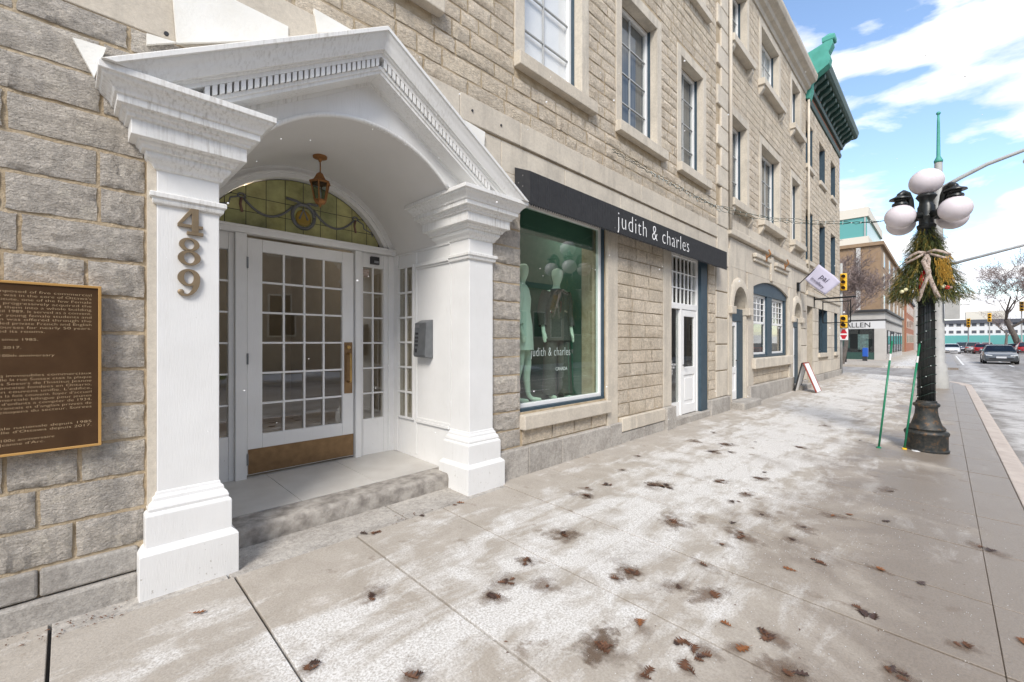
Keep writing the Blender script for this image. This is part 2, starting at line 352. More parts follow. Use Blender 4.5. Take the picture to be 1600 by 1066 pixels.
def paving():
    m, n, l, p = newmat('paving')
    g = n.new('ShaderNodeNewGeometry'); pos = g.outputs['Position']; oi = n.new('ShaderNodeObjectInfo')
    s = n.new('ShaderNodeSeparateXYZ'); l.new(pos, s.inputs[0])
    big = noise(n, l, pos, .9, 7, .62, .5); mid = noise(n, l, pos, 3.3, 7, .68, .6); fine = noise(n, l, pos, 95, 4, .7)
    q = n.new('ShaderNodeMapping'); q.inputs['Scale'].default_value = (.55, 2.3, 1); l.new(pos, q.inputs[0])
    strk = noise(n, l, q.outputs[0], 2.2, 7, .65, .5)
    con = ramp(n, l, mid, [(.25, (.335,.295,.245)), (.75, (.47,.425,.37))])
    con = mixc(n, l, mm(n, l, 'MULTIPLY', oi.outputs['Random'], .35), con, (.38,.35,.31))
    # dried road salt lies in a walked band, a little off the wall; beyond it the slabs are damp
    dist = mm(n, l, 'ABSOLUTE', mm(n, l, 'SUBTRACT', s.outputs[1], 1.75))
    band = mm(n, l, 'SUBTRACT', 1.0, mm(n, l, 'MULTIPLY', dist, .62), True)
    near = mm(n, l, 'MULTIPLY', mm(n, l, 'SUBTRACT', s.outputs[0], 4.0), .012)
    bb = mm(n, l, 'ADD', mm(n, l, 'MULTIPLY', band, .23), mm(n, l, 'MINIMUM', mm(n, l, 'MAXIMUM', near, -.004), .035))
    sm = mm(n, l, 'ADD', mm(n, l, 'ADD', mm(n, l, 'MULTIPLY', strk, .62), mm(n, l, 'MULTIPLY', mid, .40)), bb)
    smk = ramp(n, l, sm, [(.605, 0.), (.735, 1.)])
    grain = ramp(n, l, fine, [(.38, .30), (.56, 1.)])
    sf = mm(n, l, 'MULTIPLY', mm(n, l, 'MULTIPLY', smk, grain), .92)
    damp = ramp(n, l, mm(n, l, 'ADD', mm(n, l, 'MULTIPLY', big, 1.0), mm(n, l, 'MULTIPLY', mm(n, l, 'SUBTRACT', .9, s.outputs[1]), .17)), [(.44, 0.), (.64, 1.)])
    con = mixc(n, l, mm(n, l, 'MULTIPLY', damp, .78), con, (.195,.155,.12))
    sf = mm(n, l, 'MULTIPLY', sf, mm(n, l, 'SUBTRACT', 1., mm(n, l, 'MULTIPLY', damp, .62)))
    spots = ramp(n, l, noise(n, l, pos, 4.6, 4, .55), [(.655, 0.), (.72, 1.)])
    sf = mm(n, l, 'MULTIPLY', sf, mm(n, l, 'SUBTRACT', 1., mm(n, l, 'MULTIPLY', spots, .75)))
    con = mixc(n, l, mm(n, l, 'MULTIPLY', spots, .6), con, (.17,.125,.09))
    c = mixc(n, l, sf, con, (.68,.67,.65))
    c = mixc(n, l, 1., c, ramp(n, l, fine, [(.25, .75), (.6, 1.06)]), 'MULTIPLY')
    l.new(c, p.inputs['Base Color'])
    l.new(mm(n, l, 'SUBTRACT', .85, mm(n, l, 'MULTIPLY', damp, mm(n, l, 'SUBTRACT', .42, mm(n, l, 'MULTIPLY', sf, .4)))), p.inputs['Roughness'])
    bump(n, l, p, mm(n, l, 'ADD', fine, mm(n, l, 'MULTIPLY', mid, .5)), .0025)
paving()
def stain_mat():
    m, n, l, p = newmat('damp_stain'); p.inputs['Roughness'].default_value = .55
    tcn = n.new('ShaderNodeTexCoord'); oi = n.new('ShaderNodeObjectInfo'); g = n.new('ShaderNodeNewGeometry')
    ln = n.new('ShaderNodeVectorMath'); ln.operation = 'LENGTH'; l.new(tcn.outputs['Object'], ln.inputs[0])
    nz_ = noise(n, l, g.outputs['Position'], 16, 5, .65)
    a = mm(n, l, 'SUBTRACT', mm(n, l, 'ADD', 1.0, mm(n, l, 'MULTIPLY', mm(n, l, 'SUBTRACT', nz_, .5), 2.2)), ln.outputs['Value'], True)
    a = mm(n, l, 'MULTIPLY', mm(n, l, 'MULTIPLY', ramp(n, l, a, [(.15, 0.), (.9, 1.)]), .74), mm(n, l, 'ADD', .45, mm(n, l, 'MULTIPLY', oi.outputs['Random'], .55)))
    l.new(ramp(n, l, nz_, [(.3, (.15,.095,.062)), (.7, (.22,.16,.115))]), p.inputs['Base Color'])
    tr = n.new('ShaderNodeBsdfTransparent'); x = n.new('ShaderNodeMixShader'); l.new(a, x.inputs[0]); l.new(tr.outputs[0], x.inputs[1]); l.new(p.outputs[0], x.inputs[2]); l.new(x.outputs[0], n['Material Output'].inputs[0])
stain_mat()
def road_mat():
    m, n, l, p = newmat('road')
    g = n.new('ShaderNodeNewGeometry'); pos = g.outputs['Position']
    q = n.new('ShaderNodeMapping'); q.inputs['Scale'].default_value = (.18, 1.5, 1); l.new(pos, q.inputs[0])
    a = noise(n, l, q.outputs[0], 1.1, 7, .6, .3); b = noise(n, l, pos, 1.7, 7, .65); fine = noise(n, l, pos, 80, 3, .7)
    c = ramp(n, l, a, [(.3, (.19,.175,.16)), (.7, (.36,.345,.33))])
    s = n.new('ShaderNodeSeparateXYZ'); l.new(pos, s.inputs[0])
    gut = mm(n, l, 'SUBTRACT', 1., mm(n, l, 'MULTIPLY', mm(n, l, 'ABSOLUTE', mm(n, l, 'ADD', s.outputs[1], 1.3)), 1.2), True)
    k = ramp(n, l, mm(n, l, 'ADD', b, mm(n, l, 'MULTIPLY', gut, .22)), [(.56, 0.), (.72, 1.)])
    c = mixc(n, l, mm(n, l, 'MULTIPLY', k, .75), c, (.62,.61,.60)); c = mixc(n, l, 1., c, ramp(n, l, fine, [(.3, .7), (.65, 1.1)]), 'MULTIPLY')
    l.new(c, p.inputs['Base Color']); p.inputs['Roughness'].default_value = .85; bump(n, l, p, fine, .003)
road_mat()

# ---------------------------------------------------------------- ground, road, pavement
tag(bx('ground', 'ground_soil', None, -200, 900, -500, 500, -.80, -.42), kind='structure')
road = tag(bx('road', 'road', None, -80, 420, -9.0, -.60, -.42, -.26), kind='structure')
tag(bx('side_road', 'road', None, 25.8, 37.5, -.60, 90, -.42, -.262), kind='structure')
for i, (x, y, ln) in enumerate([(9, -3.35, 3), (18, -3.35, 3), (27, -3.35, 3), (36, -3.35, 3), (45, -3.35, 3), (54, -3.35, 3), (63, -3.35, 3), (75, -3.35, 3), (90, -3.35, 4), (8, -6.1, 60), (46, -1.0, 30)]):
    MB().box(x, x+ln, y-.06, y+.06, -.258, -.256).build('lane_marking', 'road_paint', road)
bedpts = [(-80, 3.4), (-80, -.60), (22.4, -.60)] + [(22.4+3.2*math.sin(t*R(90)/8), 2.6-3.2*math.cos(t*R(90)/8)) for t in range(1, 9)] + [(25.6, 90), (24.0, 90), (24.0, 3.4)]
b = MB(); n = len(bedpts)
b.add([(x, y, -.42) for x, y in bedpts] + [(x, y, min(gz(y), .05)-.045) for x, y in bedpts], [tuple(range(n)), tuple(range(2*n-1, n-1, -1))] + [(i, (i+1) % n, (i+1) % n+n, i+n) for i in range(n)])
walk = tag(b.build('sidewalk', 'ground_soil'), kind='structure')
def slab(x0, x1, y0, y1, name='slab', mat='paving', g=.0068, dz=0, th=.06, gy=.0012):
    x0 += g; x1 -= g; y0 += gy; y1 -= gy
    m = MB(); m.add([(x, y, gz(y)+dz-(th if k == 0 else 0)) for k in (0, 1) for y in (y0, y1) for x in (x0, x1)], [(0,2,3,1),(4,5,7,6),(0,1,5,4),(2,6,7,3),(0,4,6,2),(1,3,7,5)])
    return m.build(name, mat, walk, .0025, seg=1)
jx = [-3.12 + .765*k for k in range(10)] + [4.69, 5.605, 6.52] + [6.52 + .917*k for k in range(1, 7)] + [12.02 + 1.3*k for k in range(1, 9)]
for k in range(len(jx)-1):
    a, b_ = jx[k], jx[k+1]
    far = 3.03 if .0 < (a+b_)/2 < 3.1 else 3.26
    slab(a, b_, -.20, far, dz=random.uniform(-.002, .002))
    slab(a, b_, -.52, -.20, dz=random.uniform(-.002, .002))
for a, b_ in ((-.06, .68), (.68, 1.9), (1.9, 2.95), (2.95, 3.0)): slab(a, b_, 3.03, 3.42, dz=-.003, mat='base_stone')
xk = -3.1; k = 0
while xk < 22.4:
    ln = min(random.uniform(1.5, 2.1), 22.4-xk)
    m = MB(); g = .004
    m.prism([(-.72, -.30), (-.52-g, -.30), (-.52-g, gz(-.52)+.004), (-.68, gz(-.52)-.008), (-.72, gz(-.52)-.045)], 'x', xk+g, xk+ln-g)
    m.build('kerb_block', 'kerb_stone', walk, .012); xk += ln
arc = [(22.4+3.3*math.sin(t*R(90)/8), 2.6-3.3*math.cos(t*R(90)/8)) for t in range(9)]; arci = [(22.4+3.02*math.sin(t*R(90)/8), 2.6-3.02*math.cos(t*R(90)/8)) for t in range(9)]
for t in range(8):
    MB().prism([arc[t], arc[t+1], arci[t+1], arci[t]], 'z', -.40, -.12+.004*t).build('kerb_block', 'kerb_stone', walk, .01)
m = MB(); pp = arci + [(25.42, 3.26), (22.425, 3.26)]
m.add([(x, y, gz(y)-.06) for x, y in pp] + [(x, y, gz(y)) for x, y in pp], [tuple(range(len(pp)-1, -1, -1)), tuple(range(len(pp), 2*len(pp)))] + [(i, (i+1) % len(pp), (i+1) % len(pp)+len(pp), i+len(pp)) for i in range(len(pp))]); m.build('slab', 'paving', walk)
tag(bx('far_sidewalk', 'paving', None, 37.5, 420, -.6, 60, -.42, -.13), kind='structure')
tag(bx('opposite_sidewalk', 'concrete_far', None, -80, 420, -13.2, -9.0, -.42, -.12), kind='structure')
tag(bx('lawn', 'lawn', None, -4, 7.5, -13.1, -11.2, -.119, -.05), kind='structure')

# ---------------------------------------------------------------- masonry tools
def stone_mesh(name, nx, nz, jit, seed):
    rr = random.Random(seed); m = MB()
    for k in range(nz+1):
        for i in range(nx+1):
            edge = i in (0, nx) or k in (0, nz)
            x = -.5 + i/nx; z = -.5 + k/nz
            if edge:
                x *= 1 - rr.uniform(0, jit*.5); z *= 1 - rr.uniform(0, jit)
                y = rr.uniform(-.85, -.3)
            else:
                x += rr.uniform(-.3, .3)/nx; z += rr.uniform(-.3, .3)/nz; y = -1 + rr.uniform(-.4, .4)
            m.v.append((x, y, z))
    for k in range(nz):
        for i in range(nx):
            a = k*(nx+1)+i; m.f.append((a, a+1, a+nx+2, a+nx+1))
    per = [i for i in range(nx+1)] + [k*(nx+1)+nx for k in range(1, nz+1)] + [nz*(nx+1)+i for i in range(nx-1, -1, -1)] + [k*(nx+1) for k in range(nz-1, 0, -1)]
    o = len(m.v); m.v += [(m.v[i][0]*.98, 1.5, m.v[i][2]*.98) for i in per]
    for q in range(len(per)):
        r = (q+1) % len(per); m.f.append((per[r], per[q], o+q, o+r))
    me = bpy.data.meshes.new(name); me.from_pydata(m.v, [], m.f)
    return me
def variants(prefix, nx, nz, jit, mat, n=8):
    L_ = []
    for s in range(n):
        me = stone_mesh(prefix, nx, nz, jit, s*13+nx); me.materials.append(M[mat]); me.polygons.foreach_set('use_smooth', [True]*len(me.polygons)); me.set_sharp_from_angle(angle=R(50)); L_.append(me)
    return L_
V_ASH = variants('stone', 9, 5, .07, 'ashlar_grey'); V_RUB = variants('stone', 4, 3, .12, 'rubble_tan'); V_FLAT = variants('stone', 3, 3, .05, 'rubble_tan')
def lay(x0, x1, z0, z1, ch, lmin, lmax, holes=(), seed=1, vary=.0, gap=.012):
    rr = random.Random(seed); z = z0; res = []
    while z < z1 - .03:
        h = ch*(1 + rr.uniform(-vary, vary)); h = min(h, z1-z)
        if z1 - z - h < ch*.45: h = z1 - z
        iv = [(x0, x1)]
        for a, b, c, d in holes:
            if min(d, z+h) - max(c, z) > .3*h:
                iv = [q for s, e in iv for q in ((s, min(e, a)), (max(s, b), e)) if q[1]-q[0] > .03]
        for s, e in iv:
            x = s
            while x < e - .02:
                ln = rr.uniform(lmin, lmax)
                if e - x - ln < lmin*.8: ln = e - x if e - x < lmax*1.25 else (e-x)/2
                res.append((x+gap/2, x+ln-gap/2, z+gap/2, z+h-gap/2)); x += ln
        z += h
    return res
def area_px(s, Y):
    P = [proj(x, Y, z) for x in s[:2] for z in s[2:]]
    if any(p is None for p in P): return 0
    us = [p[0] for p in P]; vs_ = [p[1] for p in P]
    if max(us) < 0 or min(us) > 1600 or max(vs_) < 0 or min(vs_) > 1066: return 0
    return (max(us)-min(us))*(max(vs_)-min(vs_))
def set_stones(items, parent, limit=300):
    """items: (rect, Yface, depth, variants)"""
    items = sorted(items, key=lambda q: -area_px(q[0], q[1])); rest = MB(); rmat = []
    for k, (s, Y, dp, V) in enumerate(items):
        w_, h_ = s[1]-s[0], s[3]-s[2]; dd = dp*random.uniform(.65, 1.25); me = random.choice(V)
        sx = w_*random.choice((1, -1)); sz = h_
        mat_ = Matrix.Translation(((s[0]+s[1])/2, Y, (s[2]+s[3])/2)) @ Matrix.Diagonal((sx, dd, sz, 1))
        if k < limit and area_px(s, Y) > 60:
            o = bpy.data.objects.new('stone', me); COL.objects.link(o); o.matrix_basis = mat_; attach(o, parent)
        else:
            o_ = len(rest.v); rest.v += [tuple(mat_ @ v.co) for v in me.vertices]
            fl = sx < 0
            for p in me.polygons:
                rest.f.append(tuple((i+o_ for i in (reversed(p.vertices) if fl else p.vertices)))); rest.mi.append(0 if V is not V_ASH else 1)
    if rest.f: tag(rest.build('stonework', ['rubble_tan', 'ashlar_grey'], parent, norm=False), kind='stuff')
def blocks(xs, y0, y1, z0, z1, parent, mat='sawn_stone', name='block', bevel=.006, g=.003):
    for a, b in zip(xs[:-1], xs[1:]): bx(name, mat, parent, a+g, b-g, y0, y1, z0+g*.6, z1-g*.6, bevel)
def window(parent, x0, x1, z0, z1, yf, nx, nz, frame='window_white', gl='glass', fr=.05, mun=.018, two=False, trim=True, back=None, sill=True, sashes=1, name='window', yface=3.22, sw=.15, sillmat='sawn_stone'):
    """a window recessed in an opening; yf is the plane of the frame"""
    f = MB()
    for a, b, c, d in ((x0, x0+fr, z0, z1), (x1-fr, x1, z0, z1), (x0+fr, x1-fr, z0, z0+fr), (x0+fr, x1-fr, z1-fr, z1)): f.box(a, b, yf, yf+.06, c, d)
    wn = f.build(name, frame, parent, .004)
    xa, xb, za, zb = x0+fr, x1-fr, z0+fr, z1-fr
    mb = MB()
    if two:
        zm = (za+zb)/2; mb.box(xa, xb, yf+.005, yf+.045, zm-.025, zm+.025)
    for i in range(1, nx): x = xa+(xb-xa)*i/nx; mb.box(x-mun/2, x+mun/2, yf+.012, yf+.04, za, zb)
    for j in range(1, nz): z = za+(zb-za)*j/nz; mb.box(xa, xb, yf+.014, yf+.038, z-mun/2, z+mun/2)
    if mb.f: mb.build('glazing_bars', 'bar_grey' if frame == 'window_white' else frame, wn)
    for i in range(nx):
        for j in range(nz):
            a, b, c, d = xa+(xb-xa)*i/nx, xa+(xb-xa)*(i+1)/nx, za+(zb-za)*j/nz, za+(zb-za)*(j+1)/nz
            q = MB(); tl = random.uniform(-.0012, .0012)
            q.add([(a, yf+.026, c), (b, yf+.026+tl, c), (b, yf+.026+tl, d), (a, yf+.026, d)], [(0,1,2,3)]); q.build('pane', gl, wn, norm=False)
    if back: bx(back, back, wn, x0+.02, x1-.02, yf+.062, yf+.068, z0, z1)
    if trim:
        bx('reveal_trim', 'blue_trim', wn, x1-.012, x1-.001, yf-.045, yf-.001, z0, z1)
    return wn
def surround(parent, x0, x1, z0, z1, yface, w_=.15, proud=.02, dep=.2, head=None):
    yb = yface + dep
    for nm, q in (('jamb', (x0-w_, x0, z0, z1)), ('jamb', (x1, x1+w_, z0, z1)), ('lintel', (x0-w_, x1+w_, z1, z1+(head or w_)))):
        bx(nm, 'sawn_stone', parent, q[0], q[1], yface-proud, yb, q[2], q[3], .005)
def sill(parent, x0, x1, z0, z1, y0, y1):
    m = MB(); m.prism([(y0, z0), (y1, z0), (y1, z1+.02), (y0, z1)], 'x', x0, x1); m.build('sill', 'sawn_stone', parent, .008)

# ---------------------------------------------------------------- the near stone building
YF = 3.22
A = thing('stone_building', (4, YF, 0), 'grey and tan stone building with the white porch and the black shop awning', 'building')
W2 = [(3.44, 4.48, 4.44, 6.31), (5.43, 6.48, 4.44, 6.31), (7.37, 8.32, 4.44, 6.31), (1.05, 2.09, 4.44, 6.31)]
W3 = [(3.44, 4.48, 7.6, 9.3), (5.43, 6.48, 7.6, 9.3), (7.37, 8.32, 7.6, 9.3), (1.05, 2.09, 7.6, 9.3)]
DW = (3.39, 5.05, .66, 2.95); D2 = (7.0, 8.57, .12, 2.95); PO = (.64, 2.66, -.1, 3.12)
wallA = wall_mesh(-6, 9.61, -.3, 10.2, YF-.006, YF+.40, [DW, D2, PO] + W2 + W3).build('wall', 'mortar', A)
# shell behind the street front
sh = MB(); sh.box(-6, -5.7, YF+.41, 11, -.3, 10.2); sh.box(-6, 16.9, 11, 11.3, -.3, 10.2); sh.box(-6, 9.6, YF+.41, 11, 10.0, 10.2); sh.box(-5.6, 9.5, YF+.41, 10.9, 3.35, 3.6); sh.box(-5.6, 9.5, YF+.41, 10.9, 6.9, 7.1)
sh.build('shell', 'interior', A)
bx('roof', 'roof_dark', A, -6, 9.6, YF, 11.3, 10.22, 10.4)
st = []
GY = YF - .004
st += [(s, GY, .013, V_ASH) for s in lay(-3.0, .62, .28, 3.15, .195, .2, .52, [(.312, .7, 0, 2.74)], seed=4, gap=.013)]
st += [(s, GY, .014, V_ASH) for s in lay(2.66, 3.385, .30, 3.15, .19, .8, 1.0, [(2.6, 2.95, 0, 2.72)], seed=5, gap=.013)]
st += [(s, GY-.007, .011, V_FLAT) for s in lay(3.40, 5.04, .30, .49, .19, .3, .55, seed=6)]
st += [(s, GY-.007, .011, V_FLAT) for s in lay(5.32, 6.69, .36, 2.95, .185, .26, .6, seed=7, gap=.009)]
st += [(s, GY-.007, .011, V_FLAT) for s in lay(8.58, 8.95, .30, 2.95, .185, .16, .3, seed=8, gap=.009)]
hol = [(a-.15, b+.15, c-.14, d+.16) for a, b, c, d in W2+W3]
st += [(s, GY, .013, V_RUB) for s in lay(-3.0, 9.0, 3.725, 9.6, .155, .2, .5, hol, 11, .12, .011)]
set_stones(st, wallA)
# sawn bands above the ground floor
blocks([-3, -1.6, -.4, .82, 2.2, 3.1, 4.15, 5.4, 6.3, 7.5, 8.6, 9.0], YF-.012, YF+.012, 3.15, 3.462, A, name='frieze_block')
blocks([-3, -2, -.7, .25, 1.4, 2.55, 3.36, 4.5, 5.95, 7.0, 8.1, 9.0], YF-.034, YF+.012, 3.475, 3.725, A, name='band_block')
blocks([5.05, 5.31], YF-.03, YF+.012, .18, 3.15, A, name='pilaster'); blocks([6.70, 7.0], YF-.018, YF+.012, .36, 3.15, A, name='pilaster'); bx('pilaster_foot', 'base_stone', A, 6.67, 7.0, YF-.10, YF+.012, -.02, .36, .01)
blocks([3.0, 3.39, 4.2, 5.05], YF-.02, YF+.012, 2.96, 3.148, A, name='lintel'); blocks([5.31, 6.0, 6.7], YF-.02, YF+.012, 2.955, 3.148, A, name='lintel'); blocks([7.0, 8.57, 8.96], YF-.02, YF+.012, 2.955, 3.148, A, name='lintel')
# plinth courses
blocks([-3, -1.2, -.1, .278], YF-.035, YF+.012, .135, .272, A, 'base_stone', 'base_course', .012); blocks([-3, -.9, .278], YF-.06, YF+.012, -.1, .13, A, 'base_stone', 'base_course', .014)
blocks([3.02, 3.45, 4.02, 5.06], YF-.075, YF+.012, -.12, .292, A, 'base_stone', 'base_course', .012)
blocks([5.06, 5.36], YF-.07, YF+.012, -.12, .30, A, 'base_stone', 'base_course', .012); blocks([5.36, 5.75, 6.67], YF-.07, YF+.012, .16, .352, A, 'sawn_stone', 'base_course', .01); blocks([5.36, 6.0, 6.67], YF-.055, YF+.012, -.12, .155, A, 'base_stone', 'base_course', .012)
blocks([8.57, 9.62], YF-.08, YF+.012, -.12, .30, A, 'base_stone', 'base_course', .015)
blocks([7.0, 7.62, 8.57], YF-.06, YF+.35, -.12, .118, A, 'base_stone', 'threshold', .012)
# corner pilaster: big sawn blocks below, quoins above
for k in range(5): bx('quoin', 'sawn_stone', A, 8.965, 9.60, YF-.03, YF+.012, .31+.53*k, .31+.53*(k+1)-.022, .012)
bx('frieze_block', 'sawn_stone', A, 9.003, 9.61, YF-.035, YF+.012, 2.962, 3.722, .008)
z = 3.73; k = 0
while z < 9.6:
    bx('quoin', 'sawn_stone', A, 9.005 if k % 2 == 0 else 9.2, 9.60, YF-.045, YF+.012, z, z+.385, .016); z += .40; k += 1
# upper windows
for i, (a, b, c, d) in enumerate(W2 + W3):
    wn = window(A, a, b, c, d, YF+.14, 2, 4, fr=.055, back='blind' if i in (0, 4) else 'curtain', mun=.014, gl='clear_glass' if i in (0, 4) else 'glass')
    surround(wn, a, b, c, d, YF, .15, .022, .13, .16)
    sill(wn, a-.155, b+.24, c-.15, c-.005, YF-.10, YF+.13)
# display window of the shop
dw = window(A, DW[0], DW[1], DW[2]+.02, DW[3], YF+.07, 1, 1, gl='shop_glass', fr=.045)
bx('frame_foot', 'blue_trim', dw, DW[0], DW[1], YF+.02, YF+.12, DW[2]-.03, DW[2]+.02)
bx('sill', 'sawn_stone', dw, 3.37, 5.06, YF-.09, YF+.06, .47, .628, .012)
shp = MB(); shp.box(3.30, 3.34, YF+.41, 5.6, .5, 3.2); shp.box(5.25, 5.29, YF+.41, 5.6, .5, 3.2); shp.box(3.30, 5.29, 5.0, 5.04, .5, 3.2); shp.box(3.30, 5.29, YF+.41, 5.64, 3.2, 3.24); shp.box(3.36, 5.22, YF+.20, YF+.24, 2.66, 2.94)
shp.build('shop_lining', 'shop_green', A)
bx('shop_floor', 'shop_floor', A, 3.30, 5.29, YF+.125, 5.6, .52, .64)
put_text('window_lettering', 'judith & charles', .15, 'letter_grey', dw, (3.66, YF+.092, 1.24), sx=.68, ext=.0006, spacing=1.12, off=-.0025)
put_text('window_lettering', 'CANADA', .06, 'letter_grey', dw, (4.1, YF+.092, 1.06), sx=.9, ext=.0006)
# shop door with side light and barred transom
yd = YF+.05
dr = MB()
for q in ((7.02, 7.08, .12, 2.95), (8.20, 8.26, .12, 2.95), (7.08, 8.20, 1.98, 2.08), (7.08, 8.20, 2.88, 2.95), (7.50, 7.565, .12, 1.98)): dr.box(q[0], q[1], yd, yd+.09, q[2], q[3])
sd2 = dr.build('shop_door_frame', 'window_white', A, .005)
tr = MB()
for i in range(1, 7): x = 7.08+1.12*i/7; tr.box(x-.009, x+.009, yd+.02, yd+.05, 2.08, 2.88)
for j in range(1, 3): z = 2.08+.8*j/3; tr.box(7.08, 8.20, yd+.022, yd+.048, z-.009, z+.009)
tr.build('transom_bars', 'window_white', sd2)
for i in range(7):
    for j in range(3):
        q = MB(); a = 7.08+1.12*i/7; c = 2.08+.8*j/3; q.add([(a, yd+.035, c), (a+1.12/7, yd+.035+random.uniform(-.001, .001), c), (a+1.12/7, yd+.035, c+.8/3), (a, yd+.035, c+.8/3)], [(0,1,2,3)]); q.build('pane', 'glass', sd2, norm=False)
bx('side_light', 'glass', sd2, 7.10, 7.49, yd+.04, yd+.046, .36, 1.96); bx('side_light_base', 'window_white', sd2, 7.081, 7.499, yd+.02, yd+.08, .12, .36)
d_ = MB()
for q in ((7.57, 7.66, .13, 1.975), (8.11, 8.196, .13, 1.975), (7.66, 8.11, 1.86, 1.975), (7.66, 8.11, .82, .96), (7.66, 8.11, .13, .30)): d_.box(q[0], q[1], yd+.01, yd+.055, q[2], q[3])
d_.box(7.66, 8.11, yd+.03, yd+.05, .30, .82); sdoor = d_.build('shop_door', 'window_white', A, .006)
bx('pane', 'glass', sdoor, 7.66, 8.11, yd+.03, yd+.036, .96, 1.86); bx('raised_panel', 'window_white', sdoor, 7.71, 8.06, yd+.018, yd+.03, .36, .76, .012)
MB().tube([(7.61, yd+.01, 1.0), (7.61, yd-.05, 1.0), (7.72, yd-.05, 1.0)], .01).build('handle', 'dark_metal', sdoor, smooth=True)
bx('blue_board', 'blue_trim', sd2, 8.262, 8.568, YF-.005, yd+.08, .12, 2.95, .004)
put_text('door_notice', 'HOURS\nMON-WED 10-6\nTHU-FRI 10-8\nSAT 10-6\nSUN 12-5', .05, 'letter_white', sd2, (7.12, yd+.037, 1.05), ext=.0005, sx=.75)
# old white paint left on the wall around the porch roof
for pts in ([(113,59),(166,75),(147,121)], [(229,52.6),(276,67),(229,70)], [(268,-30),(285,-40),(450,42),(450,62),(276,68)], [(490,13.7),(550,48),(496,52)], [(724,187),(757.5,207),(756,231)]):
    MB().prism([onY(u, v, YF-.036) for u, v in pts], 'y', YF-.042, YF-.02).build('paint_remnant', 'old_paint', A)
for u, v in ((260, 53), (738, 173), (783, 196)):
    x, z = onY(u, v, YF-.036); MB().lathe([(.012, 0), (.012, .012)], n=8).build('anchor_hole', 'store_black', A).matrix_basis = Matrix.Translation((x, YF-.03, z)) @ Matrix.Rotation(R(90), 4, 'X')

# ---------------------------------------------------------------- the white porch
PX = 1.65
P = thing('entrance_porch', (PX, 3.1, 0), 'white painted classical entrance porch with arched ceiling around the door of number 489', 'porch')
def pier(x0, x1):
    y0, y1 = 3.17, 3.45
    base = MB().stack(x0, x1, y0, y1, [(.085,-.04),(.085,.232),(.078,.245),(.060,.262),(.055,.265),(.055,.435),(.05,.448),(.04,.452),(.043,.47),(.036,.49),(.022,.505),(.02,.525),(.008,.535),(.005,.552),(0,.556)])
    c = MB().stack(x0, x1, y0, y1, [(0,.55),(0,2.385)]).build('column', 'white_plain', P, .004)
    base.build('column_base', 'white_plain', c, .003)
    MB().stack(x0, x1, y0, y1, [(.001,2.182),(.018,2.186),(.022,2.20),(.022,2.215),(.034,2.219),(.034,2.243),(.028,2.248),(.001,2.25)]).build('necking', 'white_paint', c, .002)
    MB().stack(x0, x1, y0, y1+.20, [(.001,2.375),(.012,2.38),(.022,2.40),(.045,2.425),(.052,2.44),(.052,2.458),(.07,2.462),(.076,2.48),(.086,2.487),(.09,2.50),(.12,2.504),(.12,2.585),(.135,2.589),(.14,2.605),(.155,2.613),(.16,2.628),(.178,2.631),(.178,2.668),(.188,2.672),(.195,2.69),(.212,2.712),(.232,2.728),(.238,2.742),(.25,2.745),(.25,2.778),(0,2.779)]).build('entablature', 'white_paint', c, .0025)
    return c
pier(.355, .655); pier(2.645, 2.945)
bx('backing_board', 'sawn_stone', P, .315, .354, YF-.042, YF+.01, .25, 2.5); 
XL, XR, ZE, ZA = .115, 3.185, 2.779, 3.722; SL = (ZA-ZE)/(PX-XL)
RP = [(0,3.24),(0,2.905),(.008,2.895),(.034,2.895),(.036,2.908),(.05,2.912),(.065,2.925),(.10,2.935),(.128,2.952),(.146,2.957),(.148,2.972),(.158,2.975),(.162,2.992),(.19,2.994),(.192,3.085),(.246,3.085),(.248,3.012),(.272,3.014),(.276,3.024),(.298,3.026),(.30,3.17),(.328,3.172),(.33,3.19)]
for sgn, xe in ((-1, XL), (1, XR)):
    m = MB(); rows = []
    for d, y in RP:
        xs_ = xe - sgn*d/SL
        rows.append([(xs_, y, ZE), (PX, y, ZA - d)])
    m.loft(rows, closed=False)
    # end cap at the eave
    m.add([(xe - sgn*d/SL, y, ZE) for d, y in RP], [tuple(range(len(RP)))])
    rc = m.build('raking_cornice', 'white_paint', P, smooth='auto')
    nd = 30
    for k in range(nd):
        t = (k+.55)/nd; xa = xe - sgn*.21/SL
        x = PX + sgn*.012 + (xa + sgn*-.10 - PX)*t*1.0; wd = .0125
        zc = lambda xx: ZA - SL*abs(xx-PX)
        q = MB(); q.add([(x+s_*wd, y, zc(x+s_*wd)-d) for y in (2.996, 3.086) for s_, d in ((-1,.191),(1,.191),(1,.2475),(-1,.2475))], [(0,1,2,3),(7,6,5,4),(0,4,5,1),(1,5,6,2),(2,6,7,3),(3,7,4,0)])
        q.build('dentil', 'white_paint', rc)
RV, ZV = 1.04, 2.06
def arc_z(x, r=RV): return ZV + math.sqrt(max(r*r-(x-PX)**2, 0))
ns = 40; m = MB(); top = []; bot = []
for k in range(ns+1):
    x = .48 + (2.82-.48)*k/ns
    top.append((x, ZA - SL*abs(x-PX) - .325)); bot.append((x, arc_z(x) if abs(x-PX) < .752 else 2.775))
for y in (3.178, 3.215): m.v += [(x, y, z) for x, z in top] + [(x, y, z) for x, z in bot]
q = ns+1
for k in range(ns):
    m.f += [(k, q+k, q+k+1, k+1), (2*q+k+1, 3*q+k+1, 3*q+k, 2*q+k), (q+k, 3*q+k, 3*q+k+1, q+k+1)]
m.build('tympanum', 'white_plain', P, norm=False)
a0 = math.acos(.752/RV)
MB().tube([(PX+RV*math.cos(t), 3.176, ZV+RV*math.sin(t)) for t in [a0+(math.pi-2*a0)*k/32 for k in range(33)]], .017, 8).build('arch_bead', 'white_paint', P, smooth=True)
